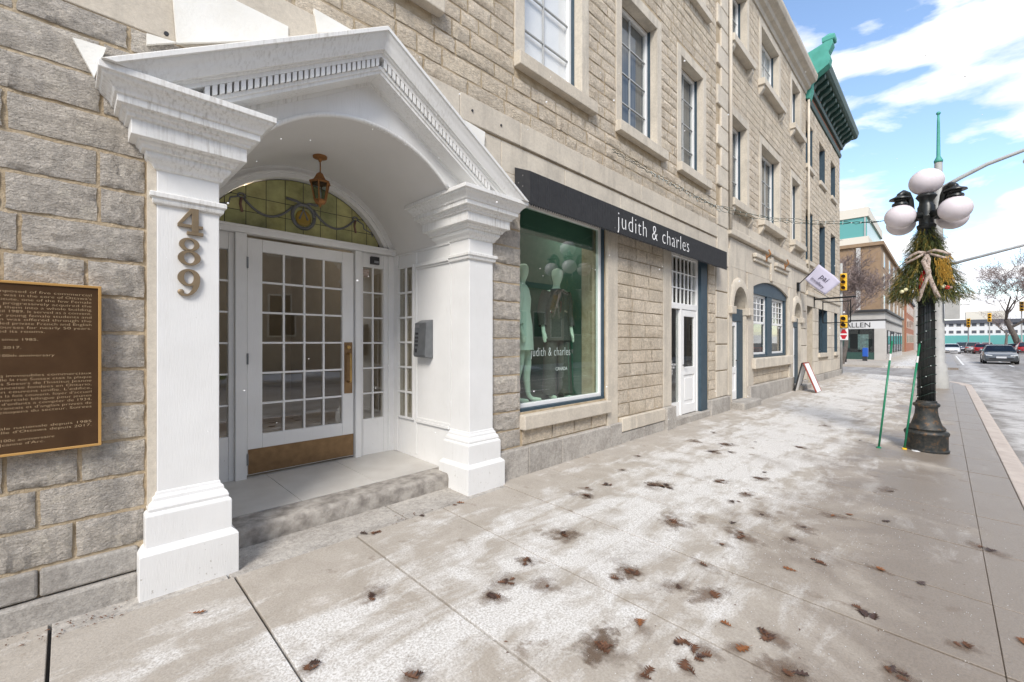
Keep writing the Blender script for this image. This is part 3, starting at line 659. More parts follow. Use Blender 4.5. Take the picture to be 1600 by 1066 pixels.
a1 = math.acos(.988/RV)
m = MB(); m.loft([[(PX+(RV+e)*math.cos(t), y, ZV+(RV+e)*math.sin(t)) for t in [a1+(math.pi-2*a1)*k/48 for k in range(49)]] for y, e in ((3.19, 0), (4.56, 0))], closed=False)
vault = m.build('vaulted_ceiling', 'white_plaster', P, smooth=True)
for sgn in (-1, 1):
    xw = PX + sgn*.99
    m = MB(); m.box(min(xw, xw+sgn*.08), max(xw, xw+sgn*.08), 3.452, 4.60, -.1, 2.395)
    sw = m.build('side_wall', 'white_plain', P)
    def sb(y0, y1, z0, z1, t, nm='moulding', mt='white_plain', bv=.004): return bx(nm, mt, sw, min(xw-sgn*t, xw-sgn*.0005), max(xw-sgn*t, xw-sgn*.0005), y0, y1, z0, z1, bv)
    sb(3.46, 4.03, .545, .575, .022); sb(3.46, 4.03, .575, .60, .012); sb(3.46, 4.03, 2.18, 2.20, .014); sb(3.46, 4.03, 2.20, 2.235, .03); sb(4.03, 4.08, .2, 2.38, .012); sb(4.40, 4.50, .17, 2.38, .02); sb(3.46, 4.5, 2.365, 2.385, .012)
    # small barred window in the side
    y0, y1, z0, z1 = 4.10, 4.37, .58, 2.22
    bx('pane', 'door_glass', sw, min(xw-sgn*.006, xw-sgn*.002), max(xw-sgn*.006, xw-sgn*.002), y0, y1, z0, z1)
    f = MB()
    def fb(a, b, c, d, t=.024): f.box(min(xw-sgn*t, xw-sgn*.001), max(xw-sgn*t, xw-sgn*.001), a, b, c, d)
    fb(y0-.02, y0, z0-.02, z1+.02); fb(y1, y1+.02, z0-.02, z1+.02); fb(y0, y1, z0-.02, z0); fb(y0, y1, z1, z1+.02); fb((y0+y1)/2-.01, (y0+y1)/2+.01, z0, z1, .022)
    for j in range(1, 6): z = z0+(z1-z0)*j/6; fb(y0, y1, z-.01, z+.01, .020)
    f.build('side_window_bars', 'white_plain', sw)
# door wall
YD = 4.50
m = MB()
for a, b, c, d, y in ((.66,.745,.15,2.38,.0), (.745,1.0,.15,.56,.01), (.745,1.0,2.225,2.38,.01), (1.0,1.045,.15,2.38,.005), (1.045,1.135,.15,2.38,-.03), (2.16,2.225,.15,2.38,-.03), (2.225,2.262,.15,2.38,.005), (2.262,2.507,.15,.56,.01), (2.262,2.507,2.225,2.38,.01), (2.507,2.56,.15,2.38,.005), (2.56,2.64,.15,2.38,-.01)):
    m.box(a, b, YD+y, YD+.08, c, d)
dwall = m.build('door_surround', 'white_plain', P, .004)
bx('transom_rail', 'white_plain', dwall, .66, 2.64, YD-.05, YD+.07, 2.382, 2.452, .006); bx('transom_cap', 'white_plain', dwall, .66, 2.64, YD-.065, YD-.0505, 2.425, 2.448, .004)
def lights(x0, x1, z0, z1, nx, nz, y, par, gl='door_glass', mun=.016):
    b_ = MB()
    for i in range(1, nx): x = x0+(x1-x0)*i/nx; b_.box(x-mun/2, x+mun/2, y+.0, y+.03, z0, z1)
    for j in range(1, nz): z = z0+(z1-z0)*j/nz; b_.box(x0, x1, y+.002, y+.028, z-mun/2, z+mun/2)
    b_.build('glazing_bars', 'white_plain', par)
    for i in range(nx):
        for j in range(nz):
            a, c = x0+(x1-x0)*i/nx, z0+(z1-z0)*j/nz; b2_, d2_ = a+(x1-x0)/nx, c+(z1-z0)/nz; tl = random.uniform(-.0008, .0008); t2 = random.uniform(-.0008, .0008)
            MB().add([(a, y+.02, c), (b2_, y+.02+tl, c), (b2_, y+.02+tl+t2, d2_), (a, y+.02+t2, d2_)], [(0,1,2,3)]).build('pane', gl, par, norm=False)
lights(.745, 1.0, .56, 2.225, 2, 6, YD+.02, dwall); lights(2.262, 2.507, .56, 2.225, 2, 6, YD+.02, dwall)
m = MB()
for a, b, c, d in ((1.143,1.269,.19,2.352), (2.027,2.152,.19,2.352), (1.269,2.027,.19,.552), (1.269,2.027,2.238,2.352)): m.box(a, b, YD, YD+.05, c, d)
door = m.build('door', 'white_plain', P, .005)
lights(1.269, 2.027, .552, 2.238, 4, 6, YD+.01, door, mun=.018)
bx('kick_plate', 'brown_brass', door, 1.15, 2.146, YD-.004, YD-.0005, .198, .425, .001)
pl = bx('push_plate', 'brown_brass', door, 2.045, 2.135, YD-.005, YD-.0005, .86, 1.40, .002)
MB().tube([(2.09, YD-.005, .98), (2.09, YD-.055, .985), (2.09, YD-.06, 1.01), (2.09, YD-.06, 1.25), (2.09, YD-.055, 1.275), (2.09, YD-.005, 1.28)], .011).build('pull_handle', 'bright_brass', pl, smooth=True)
MB().lathe([(.022,0),(.022,.012),(.016,.018)], n=14).build('lock_cylinder', 'bright_brass', pl).matrix_basis = Matrix.Translation((2.09, YD-.004, 1.345)) @ Matrix.Rotation(R(90), 4, 'X')
for z in (.34, 1.25, 2.12): bx('hinge', 'grey_metal', door, 1.132, 1.146, YD-.036, YD-.001, z-.05, z+.05)
# fanlight
RG = .935
def ring(r0, r1, y0, y1, nm, zmin, mt='white_plain', par=None, n_=48):
    ang0 = math.asin((zmin-ZV)/r1)
    ts = [ang0+(math.pi-2*ang0)*k/n_ for k in range(n_+1)]
    def pt(r, t, y): z = ZV + r*math.sin(t); return (PX + r*math.cos(t), y, max(z, zmin))
    MB().loft([[pt(r0,t,y0), pt(r1,t,y0), pt(r1,t,y1), pt(r0,t,y1)] for t in ts]).build(nm, mt, par or P, smooth='auto')
ring(RG, RG+.042, YD-.02, YD+.07, 'arch_moulding', 2.453, par=dwall); ring(RG+.042, RG+.062, YD-.045, YD+.07, 'arch_moulding', 2.453, par=dwall); ring(RG+.062, RV+.03, YD-.028, YD+.07, 'arch_moulding', 2.453, par=dwall)
fan = MB(); fan.prism([(PX+.93*math.cos(t), ZV+.93*math.sin(t)) for t in [math.asin(.395/.93)+(math.pi-2*math.asin(.395/.93))*k/40 for k in range(41)]], 'y', YD+.05, YD+.06)
fl = fan.build('fanlight', 'leading', P)
def fz(x): return ZV + math.sqrt(max(.928**2-(x-PX)**2, 0))
xs_ = [PX-.84+.168*k for k in range(11)]; zs_ = [2.456, 2.60, 2.74, 3.0]
for i in range(10):
    for j in range(3):
        a, b_ = xs_[i]+.003, xs_[i+1]-.003; lo = zs_[j]+.003; n_ = 6
        tp = [(a+(b_-a)*k/n_, min(zs_[j+1]-.003, fz(a+(b_-a)*k/n_)-.004)) for k in range(n_+1)]
        tp = [p for p in tp if p[1] > lo+.006]
        if len(tp) < 2: continue
        q = MB(); q.v = [(x, YD+.048, lo) for x, _ in tp] + [(x, YD+.048, z) for x, z in tp]; c_ = len(tp)
        q.f = [(k, k+1, c_+k+1, c_+k) for k in range(c_-1)]; q.build('glass_piece', 'stained_glass', fl, norm=False)
def flat(pts, nm, mt, y=YD+.044, w_=.010):
    MB().tube([(x, y, z) for x, z in pts], w_, 6).build(nm, mt, fl, smooth=True)
for s_ in (-1, 1):
    flat([(PX+s_*(.10+.42*k/12), 2.60+.13*(2*k/12-1)**2-.02*k/12) for k in range(13)], 'garland', 'stained_grey', w_=.012)
    bxx, bz = PX+s_*.54, 2.735
    flat([(bxx+.03*math.cos(t), bz+.02*math.sin(t)) for t in [k*R(40) for k in range(10)]], 'bow', 'stained_grey', w_=.008)
    flat([(bxx, bz-.02), (bxx-.01, bz-.08), (bxx+.005, bz-.15)], 'tassel', 'stained_rose', w_=.012)
    flat([(bxx+s_*.02, bz-.01), (bxx+s_*.09, bz-.04), (bxx+s_*.10, bz-.09), (bxx+s_*.19, bz-.12), (bxx+s_*.2, bz-.16)], 'ribbon_tail', 'stained_grey', w_=.007)
flat([(PX+.105*math.cos(t), 2.65+.12*math.sin(t)) for t in [k*R(20) for k in range(19)]], 'medallion_ring', 'stained_grey', w_=.018)
MB().ball((PX, YD+.045, 2.635), .075, sy=.08, sz=1.1).build('medallion', 'stained_gold', fl, smooth=True)
flat([(PX-.16, 2.80), (PX-.06, 2.79), (PX, 2.76), (PX+.06, 2.79), (PX+.14, 2.79)], 'bow', 'stained_grey', w_=.013); flat([(PX-.04, 2.62), (PX, 2.72), (PX+.04, 2.62)], 'ribbon_tail', 'stained_grey', w_=.012)
# floor of the porch and the worn step in front of it
m = MB(); 
for x0, x1 in ((.66, 1.30), (1.30, 1.95), (1.95, 2.64)):
    for y0, y1 in ((3.62, 4.56),):
        q = MB(); q.add([(x, y, (.148+.022*(y-3.62)/.94) - (.2 if k == 0 else 0)) for k in (0, 1) for y in (y0+.002, y1) for x in (x0+.002, x1-.002)], [(0,2,3,1),(4,5,7,6),(0,1,5,4),(2,6,7,3),(0,4,6,2),(1,3,7,5)]); q.build('floor_tile', 'porch_tile', P, .002)
q = MB(); npt = 24; rr = random.Random(3); top = []
for k in range(npt+1):
    x = .66+1.98*k/npt; e = rr.uniform(-.005, .005); top.append([(x, 3.385+e, -.06), (x, 3.378+e, .10), (x, 3.385+e, .128+rr.uniform(-.004,.004)), (x, 3.405, .143), (x, 3.615, .147), (x, 3.615, -.06)])
q.loft(top); q.build('step', 'step_stone', P, .006, smooth='auto')
# lobby behind the door
m = MB(); m.box(.60, 2.70, 8.0, 8.05, .1, 3.3); m.box(.55, .60, 4.62, 8.0, .1, 3.3); m.box(2.70, 2.75, 4.62, 8.0, .1, 3.3); m.box(.55, 2.75, 4.62, 8.05, 3.3, 3.34); m.build('lobby', 'interior', P)
bx('lobby_floor', 'interior_floor', P, .6, 2.7, 4.58, 8.0, .05, .16)
bx('amber_panel', 'amber', P, .70, 1.0, 5.6, 5.62, 1.93, 2.0)
# the lobby's ceiling lamp is lit: its warm light shows on the walls behind the panes
LL = thing('lobby_lamp', (1.65, 6.0, 3.2), 'warm ceiling lamp lit in the lobby behind the glazed door', 'lamp')
MB().lathe([(.16, 3.29), (.17, 3.24), (.12, 3.18), (.02, 3.15)], 1.65, 6.0, 16).build('shade', 'lit_shade', LL, smooth=True)
ld = bpy.data.lights.new('lobby_light', 'POINT'); ld.energy = 3.0; ld.color = (1, .90, .75); ld.shadow_soft_size = .15
lo = bpy.data.objects.new('lobby_light', ld); COL.objects.link(lo); lo.location = (1.65, 6.0, 3.05); attach(lo, LL)
# things fixed to the porch
lx, ly = 1.62, 4.06
LN = thing('hanging_lantern', (lx, ly, 3.09), 'small rusty copper lantern hanging from the arched porch ceiling', 'lantern')
MB().lathe([(.0,3.10),(.062,3.098),(.06,3.082),(.02,3.072),(.012,3.05),(.006,3.045)], lx, ly, 20).build('ceiling_plate', 'rust_copper', LN, smooth='auto')
MB().tube([(lx, ly, 3.06), (lx+.003, ly, 2.99), (lx, ly, 2.94)], .006, 6).build('chain', 'rust_copper', LN, smooth=True)
MB().lathe([(.008,2.955),(.018,2.945),(.03,2.935),(.045,2.905),(.06,2.88),(.095,2.862),(.098,2.85),(.085,2.848)], lx, ly, 6).build('cap', 'rust_copper', LN)
m = MB()
for k in range(6):
    t = 2*math.pi*k/6; m.tube([(lx+.082*math.cos(t), ly+.082*math.sin(t), 2.852), (lx+.05*math.cos(t), ly+.05*math.sin(t), 2.69)], .0065, 6)
m.lathe([(.052,2.70),(.054,2.685),(.04,2.665),(.014,2.655),(.010,2.64),(.004,2.632)], lx, ly, 6); m.build('cage', 'rust_copper', LN)
MB().lathe([(.076,2.848),(.047,2.70)], lx, ly, 6).build('lantern_pane', 'lantern_glass', LN)
MB().lathe([(.012,2.70),(.012,2.76),(.006,2.80)], lx, ly, 10).build('candle', 'bulb', LN, smooth=True)
IC = thing('intercom', (2.64, 3.84, 1.24), 'grey metal entry intercom box on the white porch side wall', 'intercom')
m = MB(); m.prism([(2.639, 1.235), (2.545, 1.25), (2.535, 1.27), (2.555, 1.60), (2.639, 1.635)], 'y', 3.74, 3.95); m.build('housing', 'grey_metal', IC, .006)
m = MB(); m.add([(2.5405, 3.86, 1.285), (2.5405, 3.94, 1.285), (2.5535, 3.94, 1.585), (2.5535, 3.86, 1.585)], [(0,1,2,3)]); m.build('face_plate', 'rim', IC)
for k in range(4):
    for j in range(2): bx('button', 'store_black', IC, 2.536+.0018*k, 2.544+.0018*k, 3.875+.03*j, 3.893+.03*j, 1.36+.04*k, 1.38+.04*k)
bx('camera_eye', 'store_black', IC, 2.532, 2.541, 3.885, 3.915, 1.295, 1.335)
AL = thing('keypad', (2.42, YD, 2.30), 'small black alarm box above the right side light', 'alarm'); bx('case', 'store_black', AL, 2.34, 2.44, YD-.025, YD+.009, 2.262, 2.345, .004); bx('screen', 'rim', AL, 2.375, 2.43, YD-.028, YD-.0255, 2.275, 2.30)
tag(bx('notice_sticker', 'ribbon', None, 2.268, 2.345, YD+.0375, YD+.0395, 2.12, 2.205), 'pale red notice sticker on the top pane of the right side light', 'sticker')
# numerals: slab-serif bronze figures on the left column
def ell(cx, cz, a, b_, n_=28): return [(cx+a*math.cos(2*math.pi*k/n_), cz+b_*math.sin(2*math.pi*k/n_)) for k in range(n_)]
def annulus(m, cx, cz, a, b_, a2, b2_, y0, y1):
    o, i_ = ell(cx, cz, a, b_), ell(cx, cz, a2, b2_); n_ = len(o)
    m.loft([[(p[0], y0, p[1]), (p[0], y1, p[1]), (q_[0], y1, q_[1]), (q_[0], y0, q_[1])] for p, q_ in zip(o+o[:1], i_+i_[:1])], caps=False)
ny0, ny1 = 3.152, 3.168; nx_ = .503
zb = [onY(290, v, 3.155)[1] for v in (366, 414, 463)]; zt = [onY(290, v, 3.155)[1] for v in (322, 371, 420)]
z0, z1 = zb[0], zt[0]; h = z1-z0
0 and MB().prism([(nx_+.012, z0), (nx_+.045, z0), (nx_+.045, z1), (nx_+.020, z1), (nx_-.055, z0+.36*h), (nx_-.055, z0+.24*h), (nx_+.062, z0+.24*h), (nx_+.062, z0+.36*h), (nx_+.012, z0+.361*h)][:1] + [(nx_+.045, z0), (nx_+.045, z0+.24*h), (nx_+.065, z0+.24*h), (nx_+.065, z0+.35*h), (nx_+.045, z0+.35*h), (nx_+.045, z1), (nx_+.018, z1), (nx_-.056, z0+.37*h), (nx_-.056, z0+.24*h), (nx_+.012, z0+.24*h)], 'y', ny0, ny1)
m = MB()
m.box(nx_+.012, nx_+.045, ny0, ny1, z0+.02, z1); m.box(nx_-.056, nx_+.0118, ny0, ny1, z0+.25*h, z0+.36*h); m.box(nx_+.0452, nx_+.066, ny0, ny1, z0+.25*h, z0+.36*h); m.box(nx_-.012, nx_+.068, ny0, ny1, z0, z0+.0198)
m.prism([(nx_-.056, z0+.3605*h), (nx_-.036, z0+.3605*h), (nx_+.0118, z1-.24*h), (nx_+.0118, z1)], 'y', ny0, ny1)
tag(m.build('house_number', 'numeral_bronze', None, .0015), 'bronze figure 4, the topmost numeral on the left white column', 'numeral', 'numerals on the porch column')
m = MB(); z0, z1 = zb[1], zt[1]; h = z1-z0
annulus(m, nx_, z0+.27*h, .055, .27*h, .026, .20*h, ny0, ny1); annulus(m, nx_, z1-.24*h, .049, .24*h, .024, .175*h, ny0, ny1)
tag(m.build('house_number', 'numeral_bronze', None), 'bronze figure 8, the middle numeral on the left white column', 'numeral', 'numerals on the porch column')
m = MB(); z0, z1 = zb[2], zt[2]; h = z1-z0
annulus(m, nx_-.002, z1-.31*h, .054, .31*h, .024, .23*h, ny0, ny1)
sw_ = []
for k in range(13):
    t = k/12; x = nx_+.051 - .015*t - .085*t**2.2; z = z1-.33*h - (.67*h)*math.sin(t*math.pi*.5)**1.0 + (.06*h*max(0, t-.8)/.2); wd = .014*(1-t)**.7+.006
    sw_.append([(x+wd*.4, ny0, z+wd*.5), (x+wd*.4, ny1, z+wd*.5), (x-wd*1.5*(1-.6*t), ny1, z+wd*.2+.02*t), (x-wd*1.5*(1-.6*t), ny0, z+wd*.2+.02*t)])
oc = [(nx_+.052, z1-.30*h), (nx_+.0515, z1-.45*h), (nx_+.046, z1-.62*h), (nx_+.034, z1-.79*h), (nx_+.014, z1-.93*h), (nx_-.010, z1-.995*h), (nx_-.034, z1-.985*h), (nx_-.050, z1-.93*h)]
ic = [(nx_+.022, z1-.30*h), (nx_+.022, z1-.45*h), (nx_+.019, z1-.60*h), (nx_+.012, z1-.75*h), (nx_+.001, z1-.87*h), (nx_-.012, z1-.92*h), (nx_-.026, z1-.90*h), (nx_-.040, z1-.83*h)]
m.loft([[(o_[0], ny0-.0004, o_[1]), (o_[0], ny1, o_[1]), (i_[0], ny1, i_[1]), (i_[0], ny0-.0004, i_[1])] for o_, i_ in zip(oc, ic)]); m.ball((nx_-.040, (ny0+ny1)/2, z1-.845*h), .0165, sy=.5)
tag(m.build('house_number', 'numeral_bronze', None), 'bronze figure 9, the lowest numeral on the left white column', 'numeral', 'numerals on the porch column')
# bronze plaque
PQ = thing('wall_plaque', (-.2, 3.16, .88), 'large dark brown bronze plaque with raised text on the grey stone wall', 'plaque')
px0, px1, pz0, pz1 = -.75, .125, .862, 1.692
bx('plate', 'plaque_brown', PQ, px0+.012, px1-.012, 3.145, 3.185, pz0+.012, pz1-.012)
m = MB()
for a, b_, c, d in ((px0, px1, pz0, pz0+.012), (px0, px1, pz1-.012, pz1), (px0, px0+.012, pz0+.012, pz1-.012), (px1-.012, px1, pz0+.012, pz1-.012)): m.box(a, b_, 3.138, 3.187, c, d)
m.build('rim', 'plaque_rim', PQ, .002)
lines = ["This heritage structure was originally composed of five commercial", "buildings erected in 1876 when Sussex Street was in the core of Ottawa's", "business. The Sisters of the Jeanne d'Arc Institute, one of the few Female", "religious communities founded in Ontario, progressively acquired the", "buildings from 1917 to 1926, and connected them into a whole building", "complex known as the Jeanne d'Arc Institute until 1989. It served as a convent,", "a women's residence and boarding house for young female students and", "workers. In 1934 a kindergarten program was offered through the", "institution for many years. The Institute provided private French and English", "language instruction and offered sewing courses for nearly 50 years.", "Numerous social and cultural activities filled its rooms.", None, "Property of the National Capital Commission since 1985.", "Recognized Federal Heritage Building (1986).", "On the City of Ottawa's Heritage Register in 2017.", None, "Plaque unveiled in 2019 to commemorate the 100th anniversary", "of the Sisters of the Joan of Arc Institute.", None, None, None, "Au 19e siecle, la rue Sussex regroupe cinq immeubles commerciaux", "construits a la meme periode au cours de laquelle la rue Sussex etait la plaque", "tournante d'Ottawa. Entre 1917 et 1926, les Soeurs de l'Institut Jeanne", "d'Arc, une des rares religieuses de langue francaise fondees en Ontario,", "ont acquis ces immeubles pour en faire un couvent unifie. L'edifice,", "connu sous le nom d'Institut jusqu'en 1989, etait a la fois couvent, foyer d'accueil", "pour travailleuses et etudiantes, et ecole commerciale bilingue pour jeunes", "filles. L'Institut offrait un programme de jardin d'enfants a compter de 1934,", "des cours de couture ainsi que des lecons de francais et d'anglais privees de", "conversation pour les fonctionnaires et les citoyens du secteur. Soirees", "sociales et dansantes.", None, "Edifice federal du patrimoine reconnu (1986)", "Propriete de la Commission de la capitale nationale depuis 1985", "Inscrit au registre du patrimoine de la Ville d'Ottawa depuis 2017.", None, "Plaque devoilee en 2019 pour commemorer le 100e anniversaire", "de la Congregation des Soeurs de l'Institut Jeanne d'Arc."]
zl = pz1-.055; stp = (pz1-pz0-.085)/len(lines); bod = MB()
for s_ in lines:
    if s_:
        me = text_mesh(s_, .0175, 0, off=-.0003); wd = max(v.co.x for v in me.vertices); full = .795 if len(s_) > 62 else .795*len(s_)/72
        o_ = len(bod.v); bod.v += [(px0+.042 + v.co.x*full/wd, 3.1435, zl + v.co.y) for v in me.vertices]; bod.f += [tuple(i+o_ for i in p.vertices) for p in me.polygons]; bod.mi += [0]*len(me.polygons); bpy.data.meshes.remove(me)
    zl -= stp
bod.build('raised_text', 'plaque_letter', PQ, norm=False)

# ---------------------------------------------------------------- awning and shop window
AW = thing('awning', (6.1, 3.1, 2.78), 'black fabric shop awning with white lettering above the display window', 'awning')
ax0, ax1, ay = 3.275, 8.90, 2.975
m = MB(); m.prism([(3.19, 3.225), (ay, 3.13), (ay, 2.80), (ay+.012, 2.80), (ay+.012, 3.118), (3.19, 3.21)], 'x', ax0, ax1)
m.prism([(3.19, 3.22), (ay+.01, 3.125), (ay+.01, 2.82), (3.19, 2.88)], 'x', ax0+.001, ax0+.012); m.prism([(3.19, 3.22), (ay+.01, 3.125), (ay+.01, 2.82), (3.19, 2.88)], 'x', ax1-.012, ax1-.001)
m.build('canvas', 'awning_black', AW)
m = MB(); x = ax0+.02
while x < ax1-.02: m.box(x, x+.006, ay-.0022, ay+.001, 2.805, 3.128); x += .036
m.build('ribs', 'awning_black', AW)
m = MB(); n_ = 150
for k in range(n_):
    a = ax0+(ax1-ax0)*k/n_; b_ = ax0+(ax1-ax0)*(k+1)/n_; m.add([(a, ay+.004, 2.80), (b_, ay+.004, 2.80), ((a+b_)/2+.006, ay+.004, 2.785-.01*random.random()), ((a+b_)/2-.006, ay+.004, 2.785)], [(0,1,2,3)])
m.build('fringe', 'awning_black', AW, norm=False)
m = MB(); m.tube([(ax0+.02, ay+.04, 2.83), (ax1-.02, ay+.04, 2.83)], .012, 6)
for x in (ax0+.03, 5.1, 7.0, ax1-.03): m.tube([(x, ay+.03, 2.835), (x, 3.2, 2.90)], .01, 6)
m.build('frame', 'dark_metal', AW)
put_text('lettering', 'judith & charles', .315, 'letter_white', AW, (4.93, ay-.0035, 2.868), sx=.94, ext=.0008, spacing=1.16, off=-.0055)
for k, (dz, dy) in enumerate(((.33, .10), (.22, .10), (.27, .16))): MB().lathe([(.008, 0), (.008, .006)], n=8).build('bolt', 'rim', AW).matrix_basis = Matrix.Translation((ax0-.001, ay+dy, 2.83+dz-.05)) @ Matrix.Rotation(R(90), 4, 'Y')

SPL = thing('shop_spotlights', (4.3, 4.0, 3.15), 'lit track spotlights under the green ceiling of the shop window', 'lamp')
bx('track', 'store_black', SPL, 3.5, 5.1, 4.08, 4.12, 3.14, 3.18)
for x in (3.8, 4.35, 4.9):
    MB().tube([(x, 4.1, 3.14), (x, 4.08, 3.02)], .04, 10).build('spot_head', 'lit_white', SPL)
    ld = bpy.data.lights.new('spot_light', 'POINT'); ld.energy = 1.5; ld.color = (1, .97, .9); ld.shadow_soft_size = .06
    lo = bpy.data.objects.new('spot_light', ld); COL.objects.link(lo); lo.location = (x, 4.02, 2.95); attach(lo, SPL)
def skin_body(name, joints, bones, mat, parent, sub=2):
    me = bpy.data.meshes.new(name); me.from_pydata([j[0] for j in joints], bones, []); me.materials.append(M[mat])
    o = bpy.data.objects.new(name, me); COL.objects.link(o)
    s_ = o.modifiers.new('skin', 'SKIN'); s_.use_smooth_shade = True
    for i, j in enumerate(joints):
        r_ = j[1]; me.skin_vertices[0].data[i].radius = r_ if hasattr(r_, '__len__') else (r_, r_)
    me.skin_vertices[0].data[0].use_root = True
    b_ = o.modifiers.new('sub', 'SUBSURF'); b_.levels = sub; b_.render_levels = sub
    attach(o, parent); return o
def mannequin(x, y, rz, label, kind):
    T = thing('mannequin', (x, y, .645), label, 'mannequin', 'mannequins in the shop window', 0)
    H_ = 1.78; Rm = Matrix.Translation((x, y, .645)) @ Matrix.Rotation(rz, 4, 'Z')
    def pt(a, b_, c): return tuple(Rm @ Vector((a, b_, c)))
    J = [(pt(0,0,.98), (.13,.10)), (pt(0,0,1.12), (.105,.08)), (pt(0,0,1.28), (.13,.095)), (pt(0,0,1.40), (.115,.08)), (pt(0,0,1.48), (.048,.048)), (pt(0,-.01,1.545), (.045,.048)), (pt(0,-.02,1.60), (.068,.08)), (pt(0,-.02,1.68), (.078,.092)), (pt(0,-.015,1.75), (.058,.068))]
    Bn = [(i, i+1) for i in range(8)]
    for s_ in (-1, 1):
        b0 = len(J)
        J += [(pt(s_*.17,0,1.40), .05), (pt(s_*.225,.02,1.15), .038), (pt(s_*.24,-.03,.92), .026), (pt(s_*.245,-.05,.84), (.022,.034)), (pt(s_*.24,-.07,.75), (.012,.022)), (pt(s_*.225,-.09,.80), (.009,.012))]
        Bn += [(3, b0), (b0, b0+1), (b0+1, b0+2), (b0+2, b0+3), (b0+3, b0+4), (b0+3, b0+5)]
        b0 = len(J); fw = -.10 if s_ > 0 else .04
        J += [(pt(s_*.085,0,.90), .088), (pt(s_*.09,fw*.5-.02,.50), .056), (pt(s_*.085,fw*.7+.02,.32), .054), (pt(s_*.08,fw+.02,.08), .033), (pt(s_*.08,fw-.02,.035), .032), (pt(s_*.085,fw-.15,.018), (.032,.018))]
        Bn += [(0, b0)] + [(b0+i, b0+i+1) for i in range(5)]
    skin_body('figure', J, Bn, 'mannequin_green', T)
    def shell(nm, mat, rings, n_=20):
        MB().loft([[pt(cx+a*math.cos(2*math.pi*k/n_), cy+b_*math.sin(2*math.pi*k/n_)*(1+fold*math.sin(7*2*math.pi*k/n_)), z) for k in range(n_)] for cx, cy, z, a, b_, fold in rings], caps=False).build(nm, mat, T, smooth=True)
    def sleeve(nm, mat, s_, r_=1.0): MB().tube([pt(s_*.16,0,1.42), pt(s_*.20,.005,1.32), pt(s_*.232,.02,1.15), pt(s_*.243,-.02,.97)], [.065*r_, .066*r_, .056*r_, .05*r_], 12, caps=False).build(nm, mat, T, smooth=True)
    if kind == 'dress':
        shell('coat_dress', 'dress_green', [(0,0,.66,.215,.155,.03), (0,0,.80,.205,.15,.02), (0,0,.98,.185,.14,.01), (0,0,1.14,.155,.115,0), (0,0,1.30,.175,.125,0), (0,0,1.42,.17,.10,0), (0,0,1.475,.075,.07,0)])
        for s_ in (-1, 1): sleeve('sleeve', 'dress_green', s_)
    else:
        shell('jacket', 'suit_grey', [(0,0,.78,.215,.16,.02), (0,0,.95,.195,.15,.01), (0,0,1.14,.165,.125,0), (0,0,1.30,.19,.135,0), (0,0,1.42,.18,.105,0), (0,0,1.47,.085,.075,0)])
        for s_ in (-1, 1):
            sleeve('sleeve', 'suit_grey', s_, 1.1); fw = -.10 if s_ > 0 else .04
            MB().tube([pt(s_*.085,0,.95), pt(s_*.09,fw*.4,.6), pt(s_*.09,fw*.7,.3), pt(s_*.085,fw,.07)], [.115, .095, .095, .105], 14, caps=False).build('trouser_leg', 'suit_grey', T, smooth=True)
            MB().add([pt(s_*.01,-.15,1.18), pt(s_*.075,-.14,1.36), pt(s_*.035,-.10,1.47), pt(s_*.012,-.14,1.3)], [(0,1,2,3)]).build('lapel', 'suit_grey', T)
    bx('stand', 'rim', T, x-.14, x+.14, y-.14, y+.14, .641, .652, .004)
mannequin(4.02, 3.80, R(35), 'pale green mannequin wearing a short light coat dress in the shop window', 'dress')
mannequin(4.62, 3.72, R(-12), 'mannequin in a grey trouser suit beside the one in the light dress', 'suit')

# ---------------------------------------------------------------- the middle building with arched doors
B = thing('arched_door_building', (13.2, YF, 0), 'tan stone building with two arched doorways and a double window beneath the lilac banner', 'building')
YB = YF + .01
BD1 = (9.80, 10.86, -.1, 3.0); BD2 = (15.06, 16.12, -.1, 3.0); BW = (11.28, 14.62, 1.02, 2.95)
BW2 = [(9.87, 10.88, 4.40, 6.25), (12.0, 13.65, 4.40, 6.30), (15.05, 16.05, 4.40, 6.30)]; BW3 = [(9.87, 10.88, 7.80, 9.2), (12.0, 13.6, 7.80, 9.2), (15.05, 16.05, 7.80, 9.2)]
wallB = wall_mesh(9.615, 16.93, -.3, 9.6, YB+.003, YB+.4, [BD1, BD2, BW] + BW2 + BW3).build('wall', 'mortar_pale', B)
m = MB(); m.box(9.62, 9.75, YB+.41, 10.95, -.3, 9.6); m.box(9.76, 16.9, YB+.41, 10.95, 9.4, 9.6); m.box(9.76, 16.9, YB+.41, 10.95, 3.35, 3.6); m.box(9.76, 16.9, YB+.41, 10.95, 6.9, 7.1); m.build('shell', 'interior', B)
hol = [(a-.16, b+.16, c-.2, d+.18) for a, b, c, d in BW2+BW3]
st = [(s, YB-.004, .010, V_FLAT) for s in lay(9.63, 16.92, 4.02, 9.45, .16, .2, .5, hol, 21, .12, .012)] + [(s, YB-.004, .012, V_FLAT) for s in lay(11.15, 14.72, .40, .78, .19, .3, .6, seed=22)]
set_stones(st, wallB)
for i, (a, b, c, d) in enumerate(BW2+BW3):
    wn = window(B, a, b, c, d, YB+.16, 2 if i % 3 != 1 else 3, 3, fr=.06, back='curtain' if i != 4 else 'blind')
    surround(wn, a, b, c, d, YB, .16, .03, .15, .18)
    sill(wn, a-.22, b+.22, c-.16, c-.005, YB-.16, YB+.15)
    for x in (a-.12, b+.12):
        m = MB(); m.prism([(YB+.01, c-.155), (YB-.13, c-.155), (YB-.12, c-.24), (YB-.06, c-.33), (YB+.01, c-.40)], 'x', x-.06, x+.06); m.build('bracket', 'sawn_stone', wn, .006)
